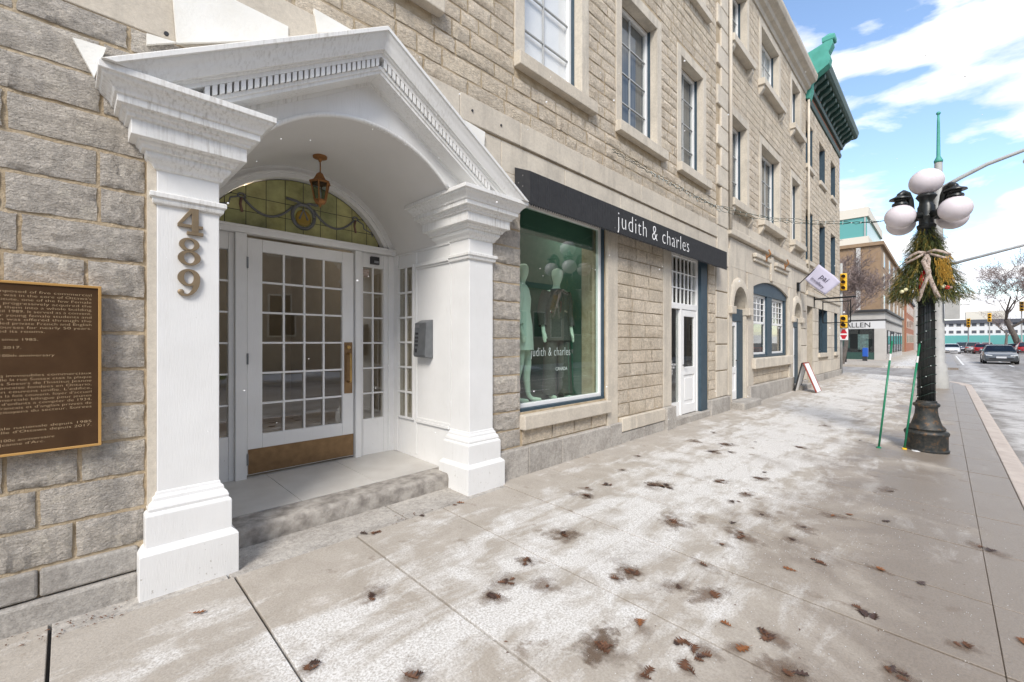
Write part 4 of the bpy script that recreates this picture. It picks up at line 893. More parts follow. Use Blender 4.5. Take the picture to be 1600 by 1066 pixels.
# ground floor of sawn stone
blocks([9.62, 9.80], YB-.05, YB+.012, .3, 3.35, B, name='pilaster'); blocks([10.86, 11.28], YB-.05, YB+.012, .38, 2.98, B, name='pilaster'); blocks([14.62, 15.06], YB-.05, YB+.012, .38, 2.98, B, name='pilaster')
for k in range(5): bx('quoin', 'sawn_stone', B, 16.13, 16.92, YB-.04, YB+.012, .2+.55*k, .2+.55*(k+1)-.02, .01)
blocks([9.80, 10.9, 12.1, 13.0, 13.9, 15.06, 16.9], YB-.02, YB+.012, 3.0, 3.62, B, name='frieze_block')
for x0, x1 in ((11.3, 12.6), (13.1, 14.5)):
    bx('hood_moulding', 'sawn_stone', B, x0, x1, YB-.11, YB-.021, 3.40, 3.50, .02); bx('hood_moulding', 'sawn_stone', B, x0+.04, x1-.04, YB-.07, YB-.021, 3.32, 3.398, .01)
blocks([9.62, 11.5, 13.4, 15.2, 16.92], YB-.10, YB+.012, 3.64, 3.80, B, name='string_course', bevel=.02); blocks([9.62, 11.0, 12.7, 14.4, 16.92], YB-.03, YB+.012, 3.80, 4.02, B, name='band_block')
bx('pilaster_strip', 'sawn_stone', B, 12.75, 12.98, YB-.06, YB-.021, 2.98, 3.62, .008)
for x0, x1, z1 in ((10.9, 14.98, .39),): blocks([x0, 12.4, 13.7, x1], YB-.10, YB+.012, -.12, z1, B, 'base_stone', 'base_course', .015)
blocks([16.12, 16.92], YB-.08, YB+.012, -.12, .19, B, 'base_stone', 'base_course', .015)
def arched_door(x0, x1, zs, tag_):
    cx, r = (x0+x1)/2, (x1-x0)/2-.08; yd_ = YB+.05; ro = r+.20
    m = MB(); n_ = 20                                                            # infill above the arch
    xs_ = [x0+(x1-x0)*k/n_ for k in range(n_+1)]
    def az(x): return zs + math.sqrt(max(r*r-(x-cx)**2, 0))
    for y in (YB-.02, YB+.20): m.v += [(x, y, az(x)) for x in xs_] + [(x, y, 3.0) for x in xs_]
    q = n_+1
    for k in range(n_): m.f += [(k, k+1, q+k+1, q+k), (2*q+k, 3*q+k, 3*q+k+1, 2*q+k+1), (k, 2*q+k, 2*q+k+1, k+1)]
    ar = m.build('archway', 'sawn_stone', B, norm=False)
    MB().loft([[(cx+rr_*math.cos(t), y, zs+rr_*math.sin(t)) for rr_, y in ((r-.005, YB-.07), (ro-.05, YB-.075), (ro, YB-.04), (ro, YB-.015), (r-.005, YB-.015))] for t in [math.pi*k/24 for k in range(25)]]).build('arch_ring', 'sawn_stone', ar, smooth='auto')
    for sgn in (-1, 1):
        a, b_ = sorted((cx+sgn*(r-.02), cx+sgn*(ro+.06))); bx('impost', 'sawn_stone', ar, a, b_, YB-.12, YB+.20, zs-.16, zs, .015)
        a, b_ = sorted((cx+sgn*(r), cx+sgn*(r+.12))); bx('jamb', 'sawn_stone', ar, a, b_, YB-.035, YB+.20, .05, zs-.16, .006)
    m = MB()
    for a, b_, c, d in ((cx-r, cx-r+.07, .14, zs-.02), (cx+r-.07, cx+r, .14, zs-.02), (cx-r+.07, cx+r-.07, zs-.30, zs-.02)): m.box(a, b_, yd_-.02, yd_+.06, c, d)
    m.build('door_frame', 'blue_trim', ar, .005)
    bx('blue_board', 'blue_trim', ar, cx+r-.36, cx+r-.071, yd_-.018, yd_+.05, .14, zs-.31, .004)
    MB().prism([(cx+r*.97*math.cos(t), zs+r*.97*math.sin(t)) for t in [math.pi*k/20 for k in range(21)]], 'y', yd_+.14, yd_+.148).build('fanlight', 'glass', ar)
    m = MB(); xa, xb = cx-r+.072, cx+r-.362; zt_ = zs-.302
    for a, b_, c, d in ((xa, xa+.08, .15, zt_), (xb-.08, xb, .15, zt_), (xa+.08, xb-.08, zt_-.10, zt_), (xa+.08, xb-.08, .72, .86), (xa+.08, xb-.08, .15, .34)): m.box(a, b_, yd_, yd_+.045, c, d)
    m.box(xa+.08, xb-.08, yd_+.02, yd_+.04, .34, .72); dr_ = m.build('door', 'window_white', B, .005)
    bx('pane', 'glass', dr_, xa+.08, xb-.08, yd_+.02, yd_+.026, .86, zt_-.10); MB().tube([(xb-.05, yd_, 1.0), (xb-.05, yd_-.05, 1.0), (xb-.14, yd_-.05, 1.0)], .01).build('handle', 'dark_metal', dr_)
    bx('door_step', 'base_stone', ar, x0-.02, x1+.12, YB-.30, YB+.3, -.1, .14, .03)
arched_door(*BD1[:2], 2.16, 0); arched_door(*BD2[:2], 2.16, 1)
# double window with a curved blue head
m = MB(); x0, x1 = BW[0], BW[1]; n_ = 16; cx = (x0+x1)/2
xs_ = [x0+(x1-x0)*k/n_ for k in range(n_+1)]; hd = lambda x: 2.93 - .23*((x-cx)/((x1-x0)/2))**2
for y in (YB+.03, YB+.13): m.v += [(x, y, 2.58) for x in xs_] + [(x, y, hd(x)) for x in xs_]
q = n_+1
for k in range(n_): m.f += [(k, k+1, q+k+1, q+k), (2*q+k, 3*q+k, 3*q+k+1, 2*q+k+1), (k, 2*q+k, 2*q+k+1, k+1), (q+k, q+k+1, 3*q+k+1, 3*q+k)]
for a, b_ in ((x0, x0+.14), (cx-.22, cx+.22), (x1-.16, x1)): m.box(a, b_, YB+.04, YB+.14, 1.03, 2.579)
m.box(x0+.14, x1-.16, YB+.05, YB+.14, 1.03, 1.10)
bw = m.build('double_window', 'blue_trim', B)
m = MB()
for y in (YB-.02, YB+.029): m.v += [(x, y, hd(x)) for x in xs_] + [(x, y, 3.0) for x in xs_]
for k in range(n_): m.f += [(k, k+1, q+k+1, q+k), (2*q+k, 3*q+k, 3*q+k+1, 2*q+k+1), (k, 2*q+k, 2*q+k+1, k+1)]
m.build('window_head', 'sawn_stone', bw, norm=False)
for a, b_ in ((x0+.14, cx-.22), (cx+.22, x1-.16)):
    f = MB()
    for p_ in ((a, a+.05, 1.10, 2.579), (b_-.05, b_, 1.10, 2.579), (a+.05, b_-.05, 1.10, 1.15), (a+.05, b_-.05, 2.52, 2.579), (a+.05, b_-.05, 1.86, 1.92)): f.box(p_[0], p_[1], YB+.09, YB+.13, p_[2], p_[3])
    for i in range(1, 4): x = a+.05+(b_-a-.1)*i/4; f.box(x-.01, x+.01, YB+.10, YB+.12, 1.92, 2.52)
    for j in range(1, 4): z = 1.92+.6*j/4; f.box(a+.05, b_-.05, YB+.102, YB+.118, z-.01, z+.01)
    sash = f.build('sash', 'window_white', bw); bx('pane', 'glass', sash, a+.05, b_-.05, YB+.107, YB+.111, 1.15, 1.86)
    for i in range(4):
        for j in range(4):
            u0 = a+.05+(b_-a-.1)*i/4; v0 = 1.92+.15*j; MB().add([(u0, YB+.11, v0), (u0+(b_-a-.1)/4, YB+.11+random.uniform(-.001,.001), v0), (u0+(b_-a-.1)/4, YB+.11, v0+.15), (u0, YB+.11, v0+.15)], [(0,1,2,3)]).build('pane', 'glass', sash, norm=False)
bx('sill', 'sawn_stone', bw, x0-.12, x1+.10, YB-.13, YB+.12, .78, 1.02, .015)
for i, (x, w_, h_) in enumerate(((11.75, .55, .42), (13.35, .4, .3))):
    CH = thing('display_armchair', (x, 3.75, 1.0), ('larger' if i == 0 else 'smaller') + ' orange display seat behind the double window', 'seat', 'orange seats in the window')
    bx('seat', 'orange', CH, x, x+w_, 3.6, 3.95, 1.12, 1.12+h_*.5, .05); bx('backrest', 'orange', CH, x, x+w_, 3.86, 3.98, 1.12+h_*.5, 1.12+h_, .04)
# roof cornice
m = MB(); pr = [(YB+.3, 9.5), (YB-.03, 9.5), (YB-.05, 9.60), (YB-.14, 9.64), (YB-.16, 9.74), (YB-.30, 9.80), (YB-.34, 9.90), (YB-.34, 10.0), (YB-.30, 10.02), (YB+.3, 10.05)]
m.prism(pr, 'x', 9.615, 16.93); m.build('cornice', 'sawn_stone', B, .01)
bx('parapet', 'sawn_stone', B, 9.615, 16.9, YB-.02, YB+.35, 10.06, 10.45, .01); bx('chimney', 'base_stone', B, 12.4, 13.2, 4.2, 5.2, 10.46, 12.0, .02)

# ---------------------------------------------------------------- the far stone building with the green cornice
C = thing('green_cornice_building', (20, YF, 0), 'pale stone corner building with a bright green copper cornice and blue framed windows', 'building')
CW = [(a, b, c, d) for a, b in ((17.0, 17.95), (19.15, 20.15), (21.4, 22.35)) for c, d in ((4.1, 5.75), (7.25, 8.65))]; CG = [(18.9, 20.6, 1.0, 2.65), (22.05, 22.85, 1.0, 2.7)]; CD = (17.05, 18.0, -.1, 2.7)
wc = wall_mesh(16.935, 23.45, -.3, 9.35, YF+.02, YF+.4, CW+CG+[CD]).build('wall', 'mortar_pale', C)
m = MB(); m.box(23.05, 23.45, YF+.41, 11.3, -.3, 9.35); m.box(16.94, 23.45, 11.0, 11.3, -.3, 9.34); m.build('side_wall', 'sawn_stone', C)
m = MB(); m.box(16.94, 23.0, YF+.41, 10.95, 9.2, 9.34); m.box(16.95, 23.0, YF+.41, 10.95, 3.35, 3.6); m.build('shell', 'interior', C)
st = [(s, YF+.006, .014, V_FLAT) for s in lay(16.95, 23.44, 3.1, 9.3, .18, .25, .55, [(a-.06, b+.06, c-.14, d+.05) for a, b, c, d in CW], 31, .1, .012)]
set_stones(st, wc, 160)
gh = [(a, b, c, d) for a, b, c, d in CG]+[CD]
for i, (a, b, c, d) in enumerate(lay(16.95, 23.44, .25, 3.08, .47, .6, 1.0, gh, 33, 0, .012)): bx('ashlar_block', 'sawn_stone', wc, a, b, YF-.012, YF+.02, c, d, .006)
bx('base_course', 'base_stone', C, 18.0, 23.5, YF-.06, YF+.02, -.2, .24, .012); bx('string_course', 'sawn_stone', C, 16.94, 23.5, YF-.06, YF+.02, 2.96, 3.09, .015)
for a, b, c, d in CW+CG:
    wn = window(C, a, b, c, d, YF+.17, 1, 2, frame='blue_trim', fr=.10, back='curtain' if c > 3 else None, mun=.03)
    bx('reveal_trim', 'blue_trim', wn, b-.014, b-.0135+.012, YF+.002, YF+.168, c, d)
    bx('sill', 'sawn_stone', wn, a-.08, b+.08, YF-.07, YF+.16, c-.14, c-.002, .008)
bx('reveal_trim', 'blue_trim', C, 20.57, 20.61, YF, YF+.16, 1.0, 2.65); bx('door', 'blue_trim', C, 17.05, 18.0, YF+.2, YF+.26, -.05, 2.6); bx('hatch', 'base_stone', C, 19.6, 20.3, YF-.075, YF-.061, .05, .24)
m = MB(); m.prism([(YF+.3, 9.36), (YF-.03, 9.36), (YF-.06, 9.44), (YF-.06, 9.50), (YF+.3, 9.50)], 'x', 16.95, 23.5); m.prism([(YF+.3, 9.70), (YF-.10, 9.70), (YF-.13, 9.80), (YF+.3, 9.80)], 'x', 16.95, 23.5); m.build('lower_moulding', 'dark_green', C)
bx('frieze', 'brick_red', C, 16.95, 23.5, YF-.02, YF+.3, 9.501, 9.699)
m = MB(); m.prism([(YF+.3, 10.18), (YF-.50, 10.18), (YF-.56, 10.24), (YF-.60, 10.38), (YF-.60, 10.46), (YF+.3, 10.75)], 'x', 17.3, 23.95); m.build('cornice', 'dark_green', C)
bx('soffit_board', 'brick_red', C, 16.98, 23.6, YF-.09, YF+.3, 9.801, 10.178)
for k in range(13):
    x = 17.35+.5*k
    m = MB(); m.prism([(YF-.095, 9.82), (YF-.14, 9.83), (YF-.20, 9.93), (YF-.34, 10.0), (YF-.44, 10.08), (YF-.46, 10.178), (YF-.095, 10.178)], 'x', x, x+.2); m.build('bracket', 'dark_green', C, .012)
m = MB(); m.prism([(YF+.1, 9.36), (YF-.10, 9.36), (YF-.16, 9.6), (YF-.16, 9.9), (YF-.30, 10.05), (YF-.62, 10.25), (YF-.66, 10.45), (YF-.60, 10.6), (YF-.72, 10.85), (YF-.70, 11.05), (YF-.45, 10.95), (YF+.1, 10.8)], 'x', 16.945, 17.28); m.build('end_scroll', 'copper_green', C, .01)
m = MB(); m.loft([[(16.95-o, YF-.75-o, z), (17.27+o, YF-.75-o, z), (17.27+o, YF-.45+o, z), (16.95-o, YF-.45+o, z)] for o, z in ((0, 10.97), (.02, 11.0), (.02, 11.12), (-.13, 11.26))]); m.build('finial_block', 'copper_green', C)
m = MB(); m.prism([(YF-.3, 10.5), (YF+4, 12.2), (11.2, 10.5)], 'x', 17.3, 23.6); m.build('roof', 'copper_green', C)
# downpipes between the buildings
for x, z0, z1, nm in ((9.63, 3.75, 9.5, 'tan'), (16.96, 3.2, 9.3, 'tan')):
    MB().tube([(x, YF-.075, z0), (x, YF-.075, z1)], .035, 8).build('downpipe', 'sawn_stone', B, smooth=True)

# ---------------------------------------------------------------- signs on the front
SG = thing('banner_sign', (15.5, YB, 3.2), 'lilac cloth banner with the word pai on a slanted wall pole', 'banner')
b0, b1 = Vector((14.45, YB-.02, 2.73)), Vector((14.45, 2.20, 3.52))
p1 = Vector((*onS(0,0)[:0], 0, 0, 0)) if False else None
def at(u, v, Y): x, z = onY(u, v, Y); return Vector((x, Y, z))
def atX(u, v, X):
    r = (u-800)/FPX; t = X/(CA+SA*r); return Vector((X, (SA-CA*r)*t, CAMH+(V0-v)/FPX*t))
c0, c1, c2, c3 = atX(1257, 436, 15.7), atX(1281, 413, 15.7), atX(1313, 441, 15.75), atX(1288, 461, 15.75)
n_ = 10; m = MB()
for j in range(n_+1):
    for i in range(n_+1):
        s_, t_ = i/n_, j/n_; p_ = (c0*(1-s_)+c1*s_)*(1-t_) + (c3*(1-s_)+c2*s_)*t_; p_ = p_ + Vector((.012*math.sin(5*s_+4*t_), .02*math.sin(4*t_+2*s_), 0)); m.v.append(tuple(p_))
m.f = [(j*(n_+1)+i, j*(n_+1)+i+1, (j+1)*(n_+1)+i+1, (j+1)*(n_+1)+i) for j in range(n_) for i in range(n_)]
fl_ = m.build('cloth', 'lilac', SG, smooth=True, norm=False); sm = fl_.modifiers.new('thick', 'SOLIDIFY'); sm.thickness = .006
MB().tube([tuple(c0 + (c0-c1)*.6), tuple(c0), tuple(c1 + (c1-c0)*.12)], .014, 6).build('pole', 'dark_metal', SG)
bx('wall_mount', 'dark_metal', SG, 15.62, 15.78, YB-.09, YB-.021, (c0 + (c0-c1)*.55).z-.15, (c0 + (c0-c1)*.55).z+.12)
ex = (c2-c3 + c1-c0).normalized(); ex = ((c3-c0)+(c2-c1)).normalized(); ey = ((c1-c0)+(c2-c3)); ey = (ey - ex*ey.dot(ex)).normalized(); ez = ex.cross(ey)
def on_flag(s, size, fx, fy, nm):
    o = put_text(nm, s, size, 'flag_letter', None, (0,0,0), (0,0,0), .002); base = c0 + (c3-c0)*fx + (c1-c0)*fy
    if ez.dot(-base) < 0: off = -ez
    else: off = ez
    o.matrix_basis = Matrix.Translation(base + off*.03) @ Matrix(((ex.x, ey.x, ez.x, 0), (ex.y, ey.y, ez.y, 0), (ex.z, ey.z, ez.z, 0), (0,0,0,1))); attach(o, SG)
LW = (c3-c0).length
on_flag('pai', LW*.30, .36, .50, 'lettering'); on_flag('jewellery', LW*.17, .16, .20, 'lettering')
BR = thing('sign_bracket', (17.2, YF, 2.75), 'empty black iron sign bracket with hanging frame on the far stone wall', 'bracket')
y1_ = 2.05; xb_ = 18.1; zb_ = 2.88
m = MB(); m.tube([(xb_, YF, zb_), (xb_, y1_, zb_+.02)], .03, 8); m.tube([(xb_, YF, zb_-.32), (xb_, YF-.02, zb_+.1)], .03, 6); m.tube([(xb_, YF-.02, zb_+.35), (xb_, YF-.45, zb_+.02)], .012, 6); m.build('arm', 'dark_metal', BR)
m = MB()
for a, b_ in (((2.95, zb_-.06), (2.95, zb_-.82)), ((2.2, zb_-.06), (2.2, zb_-.82)), ((2.95, zb_-.82), (2.2, zb_-.82)), ((2.95, zb_-.12), (2.2, zb_-.12))): m.tube([(xb_, a[0], a[1]), (xb_, b_[0], b_[1])], .016, 6)
m.build('hanging_frame', 'dark_metal', BR)
SB = thing('sandwich_board', (15.0, 2.75, 0), 'white sandwich board with a red frame leaning by the second arched doorway', 'sign board')
bxx = 14.95
for sgn in (-1, 1):
    top_, bot_ = Vector((bxx, 2.86+.02*sgn, .80)), Vector((bxx+.02, 2.80+.26*sgn, 0.0)); q = MB()
    dv = Vector((.30, 0, 0)); t_ = Vector((0, .012, 0))
    def brd(e, th): return [tuple(p) for p in (bot_-dv*e-t_*th, bot_+dv*e-t_*th, top_+dv*e-t_*th, top_-dv*e-t_*th, bot_-dv*e+t_*th, bot_+dv*e+t_*th, top_+dv*e+t_*th, top_-dv*e+t_*th)]
    q.add(brd(1, .8), [(0,1,2,3),(7,6,5,4),(0,4,5,1),(1,5,6,2),(2,6,7,3),(3,7,4,0)]); q.build('board', 'letter_white', SB)
    q = MB()
    for s_ in (-1, 1): q.tube([tuple(bot_+dv*s_), tuple(top_+dv*s_)], .02, 6)
    q.tube([tuple(top_-dv), tuple(top_+dv)], .02, 6); q.build('board_frame', 'frame_red' if sgn < 0 else 'chalk', SB)
for u, v in ((1197, 396), (1226, 411)):
    p_ = at(u, v, YB-.1); F_ = thing('sign_bracket', tuple(p_), ('nearer' if u == 1197 else 'farther') + ' of two small rusty sign brackets on the hood moulding', 'bracket', 'brackets above the double window')
    m = MB(); m.tube([(p_.x, YB-.02, p_.z-.1), (p_.x, YB-.12, p_.z-.12), (p_.x, YB-.2, p_.z-.02), (p_.x, YB-.16, p_.z+.08)], .02, 6); m.build('arm', 'rust_copper', F_, smooth=True); bx('foot', 'rust_copper', F_, p_.x-.05, p_.x+.05, YB-.12, YB-.105, p_.z-.2, p_.z-.02)

# ---------------------------------------------------------------- street lamp with its winter garland
LX, LY = 8.46, .18; LZ = gz(LY)
LP = thing('street_lamp', (LX, LY, LZ), 'black fluted iron street lamp with five white globes by the kerb', 'street lamp')
MB().lathe([(.235,LZ-.01),(.24,LZ+.02),(.225,LZ+.03),(.225,LZ+.21),(.235,LZ+.225),(.24,LZ+.25),(.225,LZ+.275),(.195,LZ+.285),(.205,LZ+.31),(.19,LZ+.335),(.165,LZ+.36),(.145,LZ+.42),(.125,LZ+.50),(.118,LZ+.58),(.125,LZ+.61),(.14,LZ+.615),(.145,LZ+.645),(.13,LZ+.66),(.115,LZ+.665),(.11,LZ+.69),(.09,LZ+.70)], LX, LY, 32).build('base', 'rusty_iron', LP, smooth='auto')
MB().lathe([(.098,LZ+.69),(.093,LZ+1.6),(.085,3.0)], LX, LY, 64, flute=.09, nf=16).build('shaft', 'lamp_iron', LP, smooth=True)
MB().lathe([(.08,2.98),(.10,3.0),(.105,3.04),(.08,3.06),(.08,3.12),(.10,3.16),(.095,3.18),(.095,3.30),(.08,3.33),(.075,3.38),(.10,3.42),(.115,3.44),(.10,3.47),(.05,3.48)], LX, LY, 20).build('head', 'lamp_iron', LP, smooth='auto')
def globe(cx, cy, cz, r=.17): return MB().ball((cx, cy, cz), r, 28, 18, sz=.94).build('globe', 'globe', LP, smooth=True)
globe(LX, LY, 3.65, .19)
for k in range(4):
    t = R(47) + math.pi/2*k; dx, dy = math.cos(t), math.sin(t); pth = []
    for a, z in ((.09, 3.18), (.17, 3.17), (.225, 3.24), (.24, 3.38), (.28, 3.47), (.335, 3.49), (.38, 3.46), (.39, 3.40)): pth.append((LX+a*dx, LY+a*dy, z))
    arm = MB().tube(pth, [.05, .045, .042, .042, .042, .042, .04, .038], 8).build('arm', 'lamp_iron', LP, smooth=True)
    gx, gy = LX+.385*dx, LY+.385*dy
    MB().lathe([(.03,3.46),(.06,3.435),(.115,3.41),(.12,3.395),(.07,3.385),(.055,3.36),(.085,3.34),(.09,3.315),(.05,3.31)], gx, gy, 16).build('globe_holder', 'lamp_iron', arm, smooth='auto')
    globe(gx, gy, 3.155, .172)
m = MB(); blb = MB(); pth = []; nt_ = 14
for k in range(nt_*14+1):
    t = k/14; z = LZ+.72+t*.125; rr_ = .101 + .004*math.sin(k*1.7); pth.append((LX+rr_*math.cos(2*math.pi*t), LY+rr_*math.sin(2*math.pi*t), z + .02*math.sin(k*.9)))
    if k % 5 == 0: blb.ball((pth[-1][0]*1.0+.008*math.cos(2*math.pi*t), pth[-1][1]+.008*math.sin(2*math.pi*t), pth[-1][2]), .008, 6, 4)
SL_ = thing('wound_light_string', (LX, LY, LZ+.7), 'green light string wound around the street lamp shaft', 'light string')
m.tube(pth, .005, 5).build('cable', 'cable', SL_, smooth=True); blb.build('bulbs', 'bulb', SL_, smooth=True)
# garland
GA = thing('fir_garland', (LX, LY, 2.0), 'cone of fir branches with ribbon bow and golden grass tied round the street lamp', 'garland')
rr = random.Random(5); gm = MB(); tip = MB()
def sprig(mb, base, d, ln, nn, nl):
    d = d.normalized(); u_ = d.cross(Vector((0,0,1))).normalized() if abs(d.z) < .95 else Vector((1,0,0)); v_ = d.cross(u_)
    a = base; b_ = base+d*ln; w_ = .004
    mb.add([tuple(a-u_*w_), tuple(a+u_*w_), tuple(b_)], [(0,1,2)])
    for k in range(nn):
        p_ = a + d*ln*(k+.5)/nn; th = rr.uniform(0, 6.28); nd_ = (d*.75 + (u_*math.cos(th)+v_*math.sin(th))*.7).normalized(); s_ = nd_.cross(d).normalized()*.0032
        mb.add([tuple(p_-s_), tuple(p_+s_), tuple(p_+nd_*nl)], [(0,1,2)])
for k in range(2600):
    t = rr.random()**.62; ph = rr.uniform(0, 6.283); z = 3.08 - 1.02*t; rad = (.05 + .36*t)*rr.uniform(.4, 1.0)
    base = Vector((LX+rad*math.cos(ph), LY+rad*math.sin(ph), z)); d = Vector((math.cos(ph)*rr.uniform(.2, .8), math.sin(ph)*rr.uniform(.2, .8), -rr.uniform(.5, 1.0))) + Vector((rr.uniform(-.3,.3), rr.uniform(-.3,.3), 0))
    sprig(tip if rr.random() < .22 else gm, base, d, rr.uniform(.10, .20), 15, rr.uniform(.024, .038))
tag(gm.build('fir_foliage', 'fir', GA, norm=False), kind='stuff'); tag(tip.build('golden_foliage', 'fir_tip', GA, norm=False), kind='stuff')
tc_ = Vector((-LX, -LY, 0)).normalized(); sd_ = Vector((tc_.y, -tc_.x, 0))         # towards the viewer's side, and along the kerb
def gp(side, front, z): p_ = Vector((LX, LY, z)) + tc_*front + sd_*side; return tuple(p_)
if (Vector(gp(1, 0, 2)) - Vector(gp(0, 0, 2))).dot(Vector((SA, -CA, 0))) < 0: sd_ = -sd_
def strip(nm, pts, w_, mat, horiz=False):
    m_ = MB()
    for (s_, f_, z) in pts:
        if horiz: m_.v += [gp(s_, f_, z-w_/2), gp(s_, f_, z+w_/2)]
        else: m_.v += [gp(s_-w_/2, f_, z), gp(s_+w_/2, f_+.01, z)]
    m_.f = [(2*k, 2*k+1, 2*k+3, 2*k+2) for k in range(len(pts)-1)]; o = m_.build(nm, mat, GA, smooth=True, norm=False); sm = o.modifiers.new('thick', 'SOLIDIFY'); sm.thickness = .002
strip('ribbon_loop', [(0,.24,2.62),(-.08,.28,2.635),(-.15,.27,2.60),(-.22,.24,2.54),(-.20,.25,2.50),(-.10,.27,2.56),(-.03,.26,2.60)], .035, 'ribbon', True); strip('ribbon_loop', [(0,.24,2.62),(.08,.28,2.64),(.16,.27,2.61),(.24,.24,2.56),(.21,.25,2.51),(.11,.27,2.56),(.03,.26,2.60)], .035, 'ribbon', True)
strip('ribbon_tail', [(.0,.25,2.60),(.025,.29,2.52),(.015,.33,2.42),(.03,.345,2.34),(.0,.36,2.24),(-.035,.375,2.13),(-.06,.39,2.02),(-.085,.40,1.95)], .042, 'ribbon'); strip('ribbon_tail', [(.01,.26,2.58),(-.03,.30,2.50),(.0,.335,2.40),(.02,.35,2.32),(.045,.365,2.22),(.075,.38,2.12),(.10,.39,2.04),(.12,.40,1.99)], .05, 'ribbon')
strip('ribbon_back', [(-.02,.27,2.38),(-.045,.315,2.25),(-.05,.34,2.1)], .05, 'bauble_red')
gg = MB()
for k in range(170):
    s_, z = rr.uniform(.09, .24), rr.uniform(2.22, 2.56); base = Vector(gp(s_ + (2.4-z)*.1, .24+(2.56-z)*.25, z)); sprig(gg, base, tc_*.6+sd_*rr.uniform(-.1,.5)+Vector((0,0,-1)), rr.uniform(.05, .10), 12, .02)
tag(gg.build('golden_grass', 'gold_grass', GA, norm=False), kind='stuff')
for s_, z, r_, mt in ((-.245, 2.10, .026, 'bauble_cream'), (-.205, 2.125, .026, 'bauble_cream'), (.20, 2.12, .028, 'bauble_red'), (.165, 2.135, .028, 'bauble_cream'), (.235, 2.12, .018, 'ribbon')): MB().ball(gp(s_, .34, z), r_).build('bauble', mt, GA, smooth=True)

# green snow stakes
for (u, v), (ut, vt), lab in (((1373, 700), (1394, 533), 'green snow stake standing apart from the lamp, nearer the shops'), ((1413, 702), (1437, 537), 'green snow stake leaning against the street lamp')):
    x, y, z = onS(u, v); r_ = (ut-800)/FPX; t_ = (SA*y + CA*x)
    tx, ty, tz = (CA+SA*r_)*t_, (SA-CA*r_)*t_, CAMH+(V0-vt)/FPX*t_
    T = thing('snow_stake', (x, y, z), lab, 'stake', 'snow stakes beside the lamp'); a, b_ = Vector((x, y, z)), Vector((tx, ty, tz))
    MB().tube([tuple(a), tuple(a.lerp(b_, .82))], .0125, 8).build('rod', 'stake_green', T, smooth=True); MB().tube([tuple(a.lerp(b_, .82)), tuple(a.lerp(b_, .88))], .0135, 8).build('reflective_band', 'stake_white', T); MB().tube([tuple(a.lerp(b_, .88)), tuple(b_)], .0125, 8).build('tip', 'stake_green', T)
    MB().lathe([(.03, z-.005), (.03, z+.012), (.015, z+.02)], x, y, 10).build('foot', 'yellow' if u == 1413 else 'stake_green', T)
# light strings from the wall to the lamp
LS = thing('light_string', (5.2, 3.1, 3.7), 'dark tangled light strings running along the wall and across to the street lamp', 'light string')
m = MB(); blb = MB(); rr = random.Random(9)
ends = [(Vector((5.15, YF-.06, 3.78)), Vector((9.6, YF-.10, 4.02))), ]
wallpts = [at(957, 238, YF-.07), at(1000, 262, YF-.08), at(1045, 288, YF-.09), at(1090, 312, YF-.12), at(1128, 330, YF-.14)]
for s_ in range(3):
    pts = []
    for k in range(60):
        t = k/59*(len(wallpts)-1); i = min(int(t), len(wallpts)-2); p_ = wallpts[i].lerp(wallpts[i+1], t-i); am = .004 + .05*(k/59)**2
        pts.append(tuple(p_ + Vector((0, rr.uniform(-.02, .01), rr.uniform(-am, am) + .02*s_))))
    m.tube(pts, .004, 4)
    for p_ in pts[20::2]: blb.ball(p_, .010, 5, 4)
    e0 = Vector(pts[-1]); e1 = Vector((LX-.1, LY+.1, 3.12+.03*s_)); pts = []
    for k in range(50):
        t = k/49; p_ = e0.lerp(e1, t); p_.z -= (.20+.07*s_)*4*t*(1-t)*.6; pts.append(tuple(p_ + Vector((rr.uniform(-.01,.01), 0, rr.uniform(-.014,.014)))))
    m.tube(pts, .004, 4)
    for p_ in pts[::2]: blb.ball(p_, .009, 5, 4)
m.build('cable', 'cable', LS, smooth=True); blb.build('bulbs', 'bulb', LS)

# ---------------------------------------------------------------- poles, signals
PX_, PY_ = 20.3, .14; pz = gz(PY_)
PO_ = thing('road_light_pole', (PX_, PY_, pz), 'pale grey concrete road light pole with curved arm and green spike behind the street lamp', 'light pole')
MB().lathe([(.26,pz-.02),(.26,pz+.25),(.21,pz+.75),(.16,pz+.85),(.14,pz+3),(.10,7.35),(.05,7.38)], PX_, PY_, 16).build('shaft', 'pole_grey', PO_, smooth='auto')
MB().lathe([(.11,7.36),(.12,7.42),(.055,7.56),(.04,8.7),(.03,8.95)], PX_, PY_, 10).build('spike', 'copper_green', PO_, smooth=True); MB().ball((PX_, PY_, 9.0), .06).build('spike_tip', 'copper_green', PO_)
MB().tube([(PX_, PY_, 6.45), (PX_, PY_-.5, 6.72), (PX_, PY_-1.1, 7.0), (PX_, PY_-1.9, 7.22), (PX_, PY_-2.5, 7.25)], [.07, .065, .06, .055, .05], 8).build('arm', 'pole_grey', PO_, smooth=True)
MB().ball((PX_-.1, PY_-2.15, 6.85), .24, 14, 10, sy=1.4, sz=.7).build('lamp_head', 'cream', PO_, smooth=True)
bx('sign_back', 'pole_grey', PO_, PX_-.20, PX_-.17, PY_-.50, PY_-.15, 2.15, 2.95, .01); MB().tube([(PX_-.18, PY_-.70, 2.6), (PX_-.18, PY_-.50, 2.6)], .015, 6).build('sign_bracket', 'pole_grey', PO_)
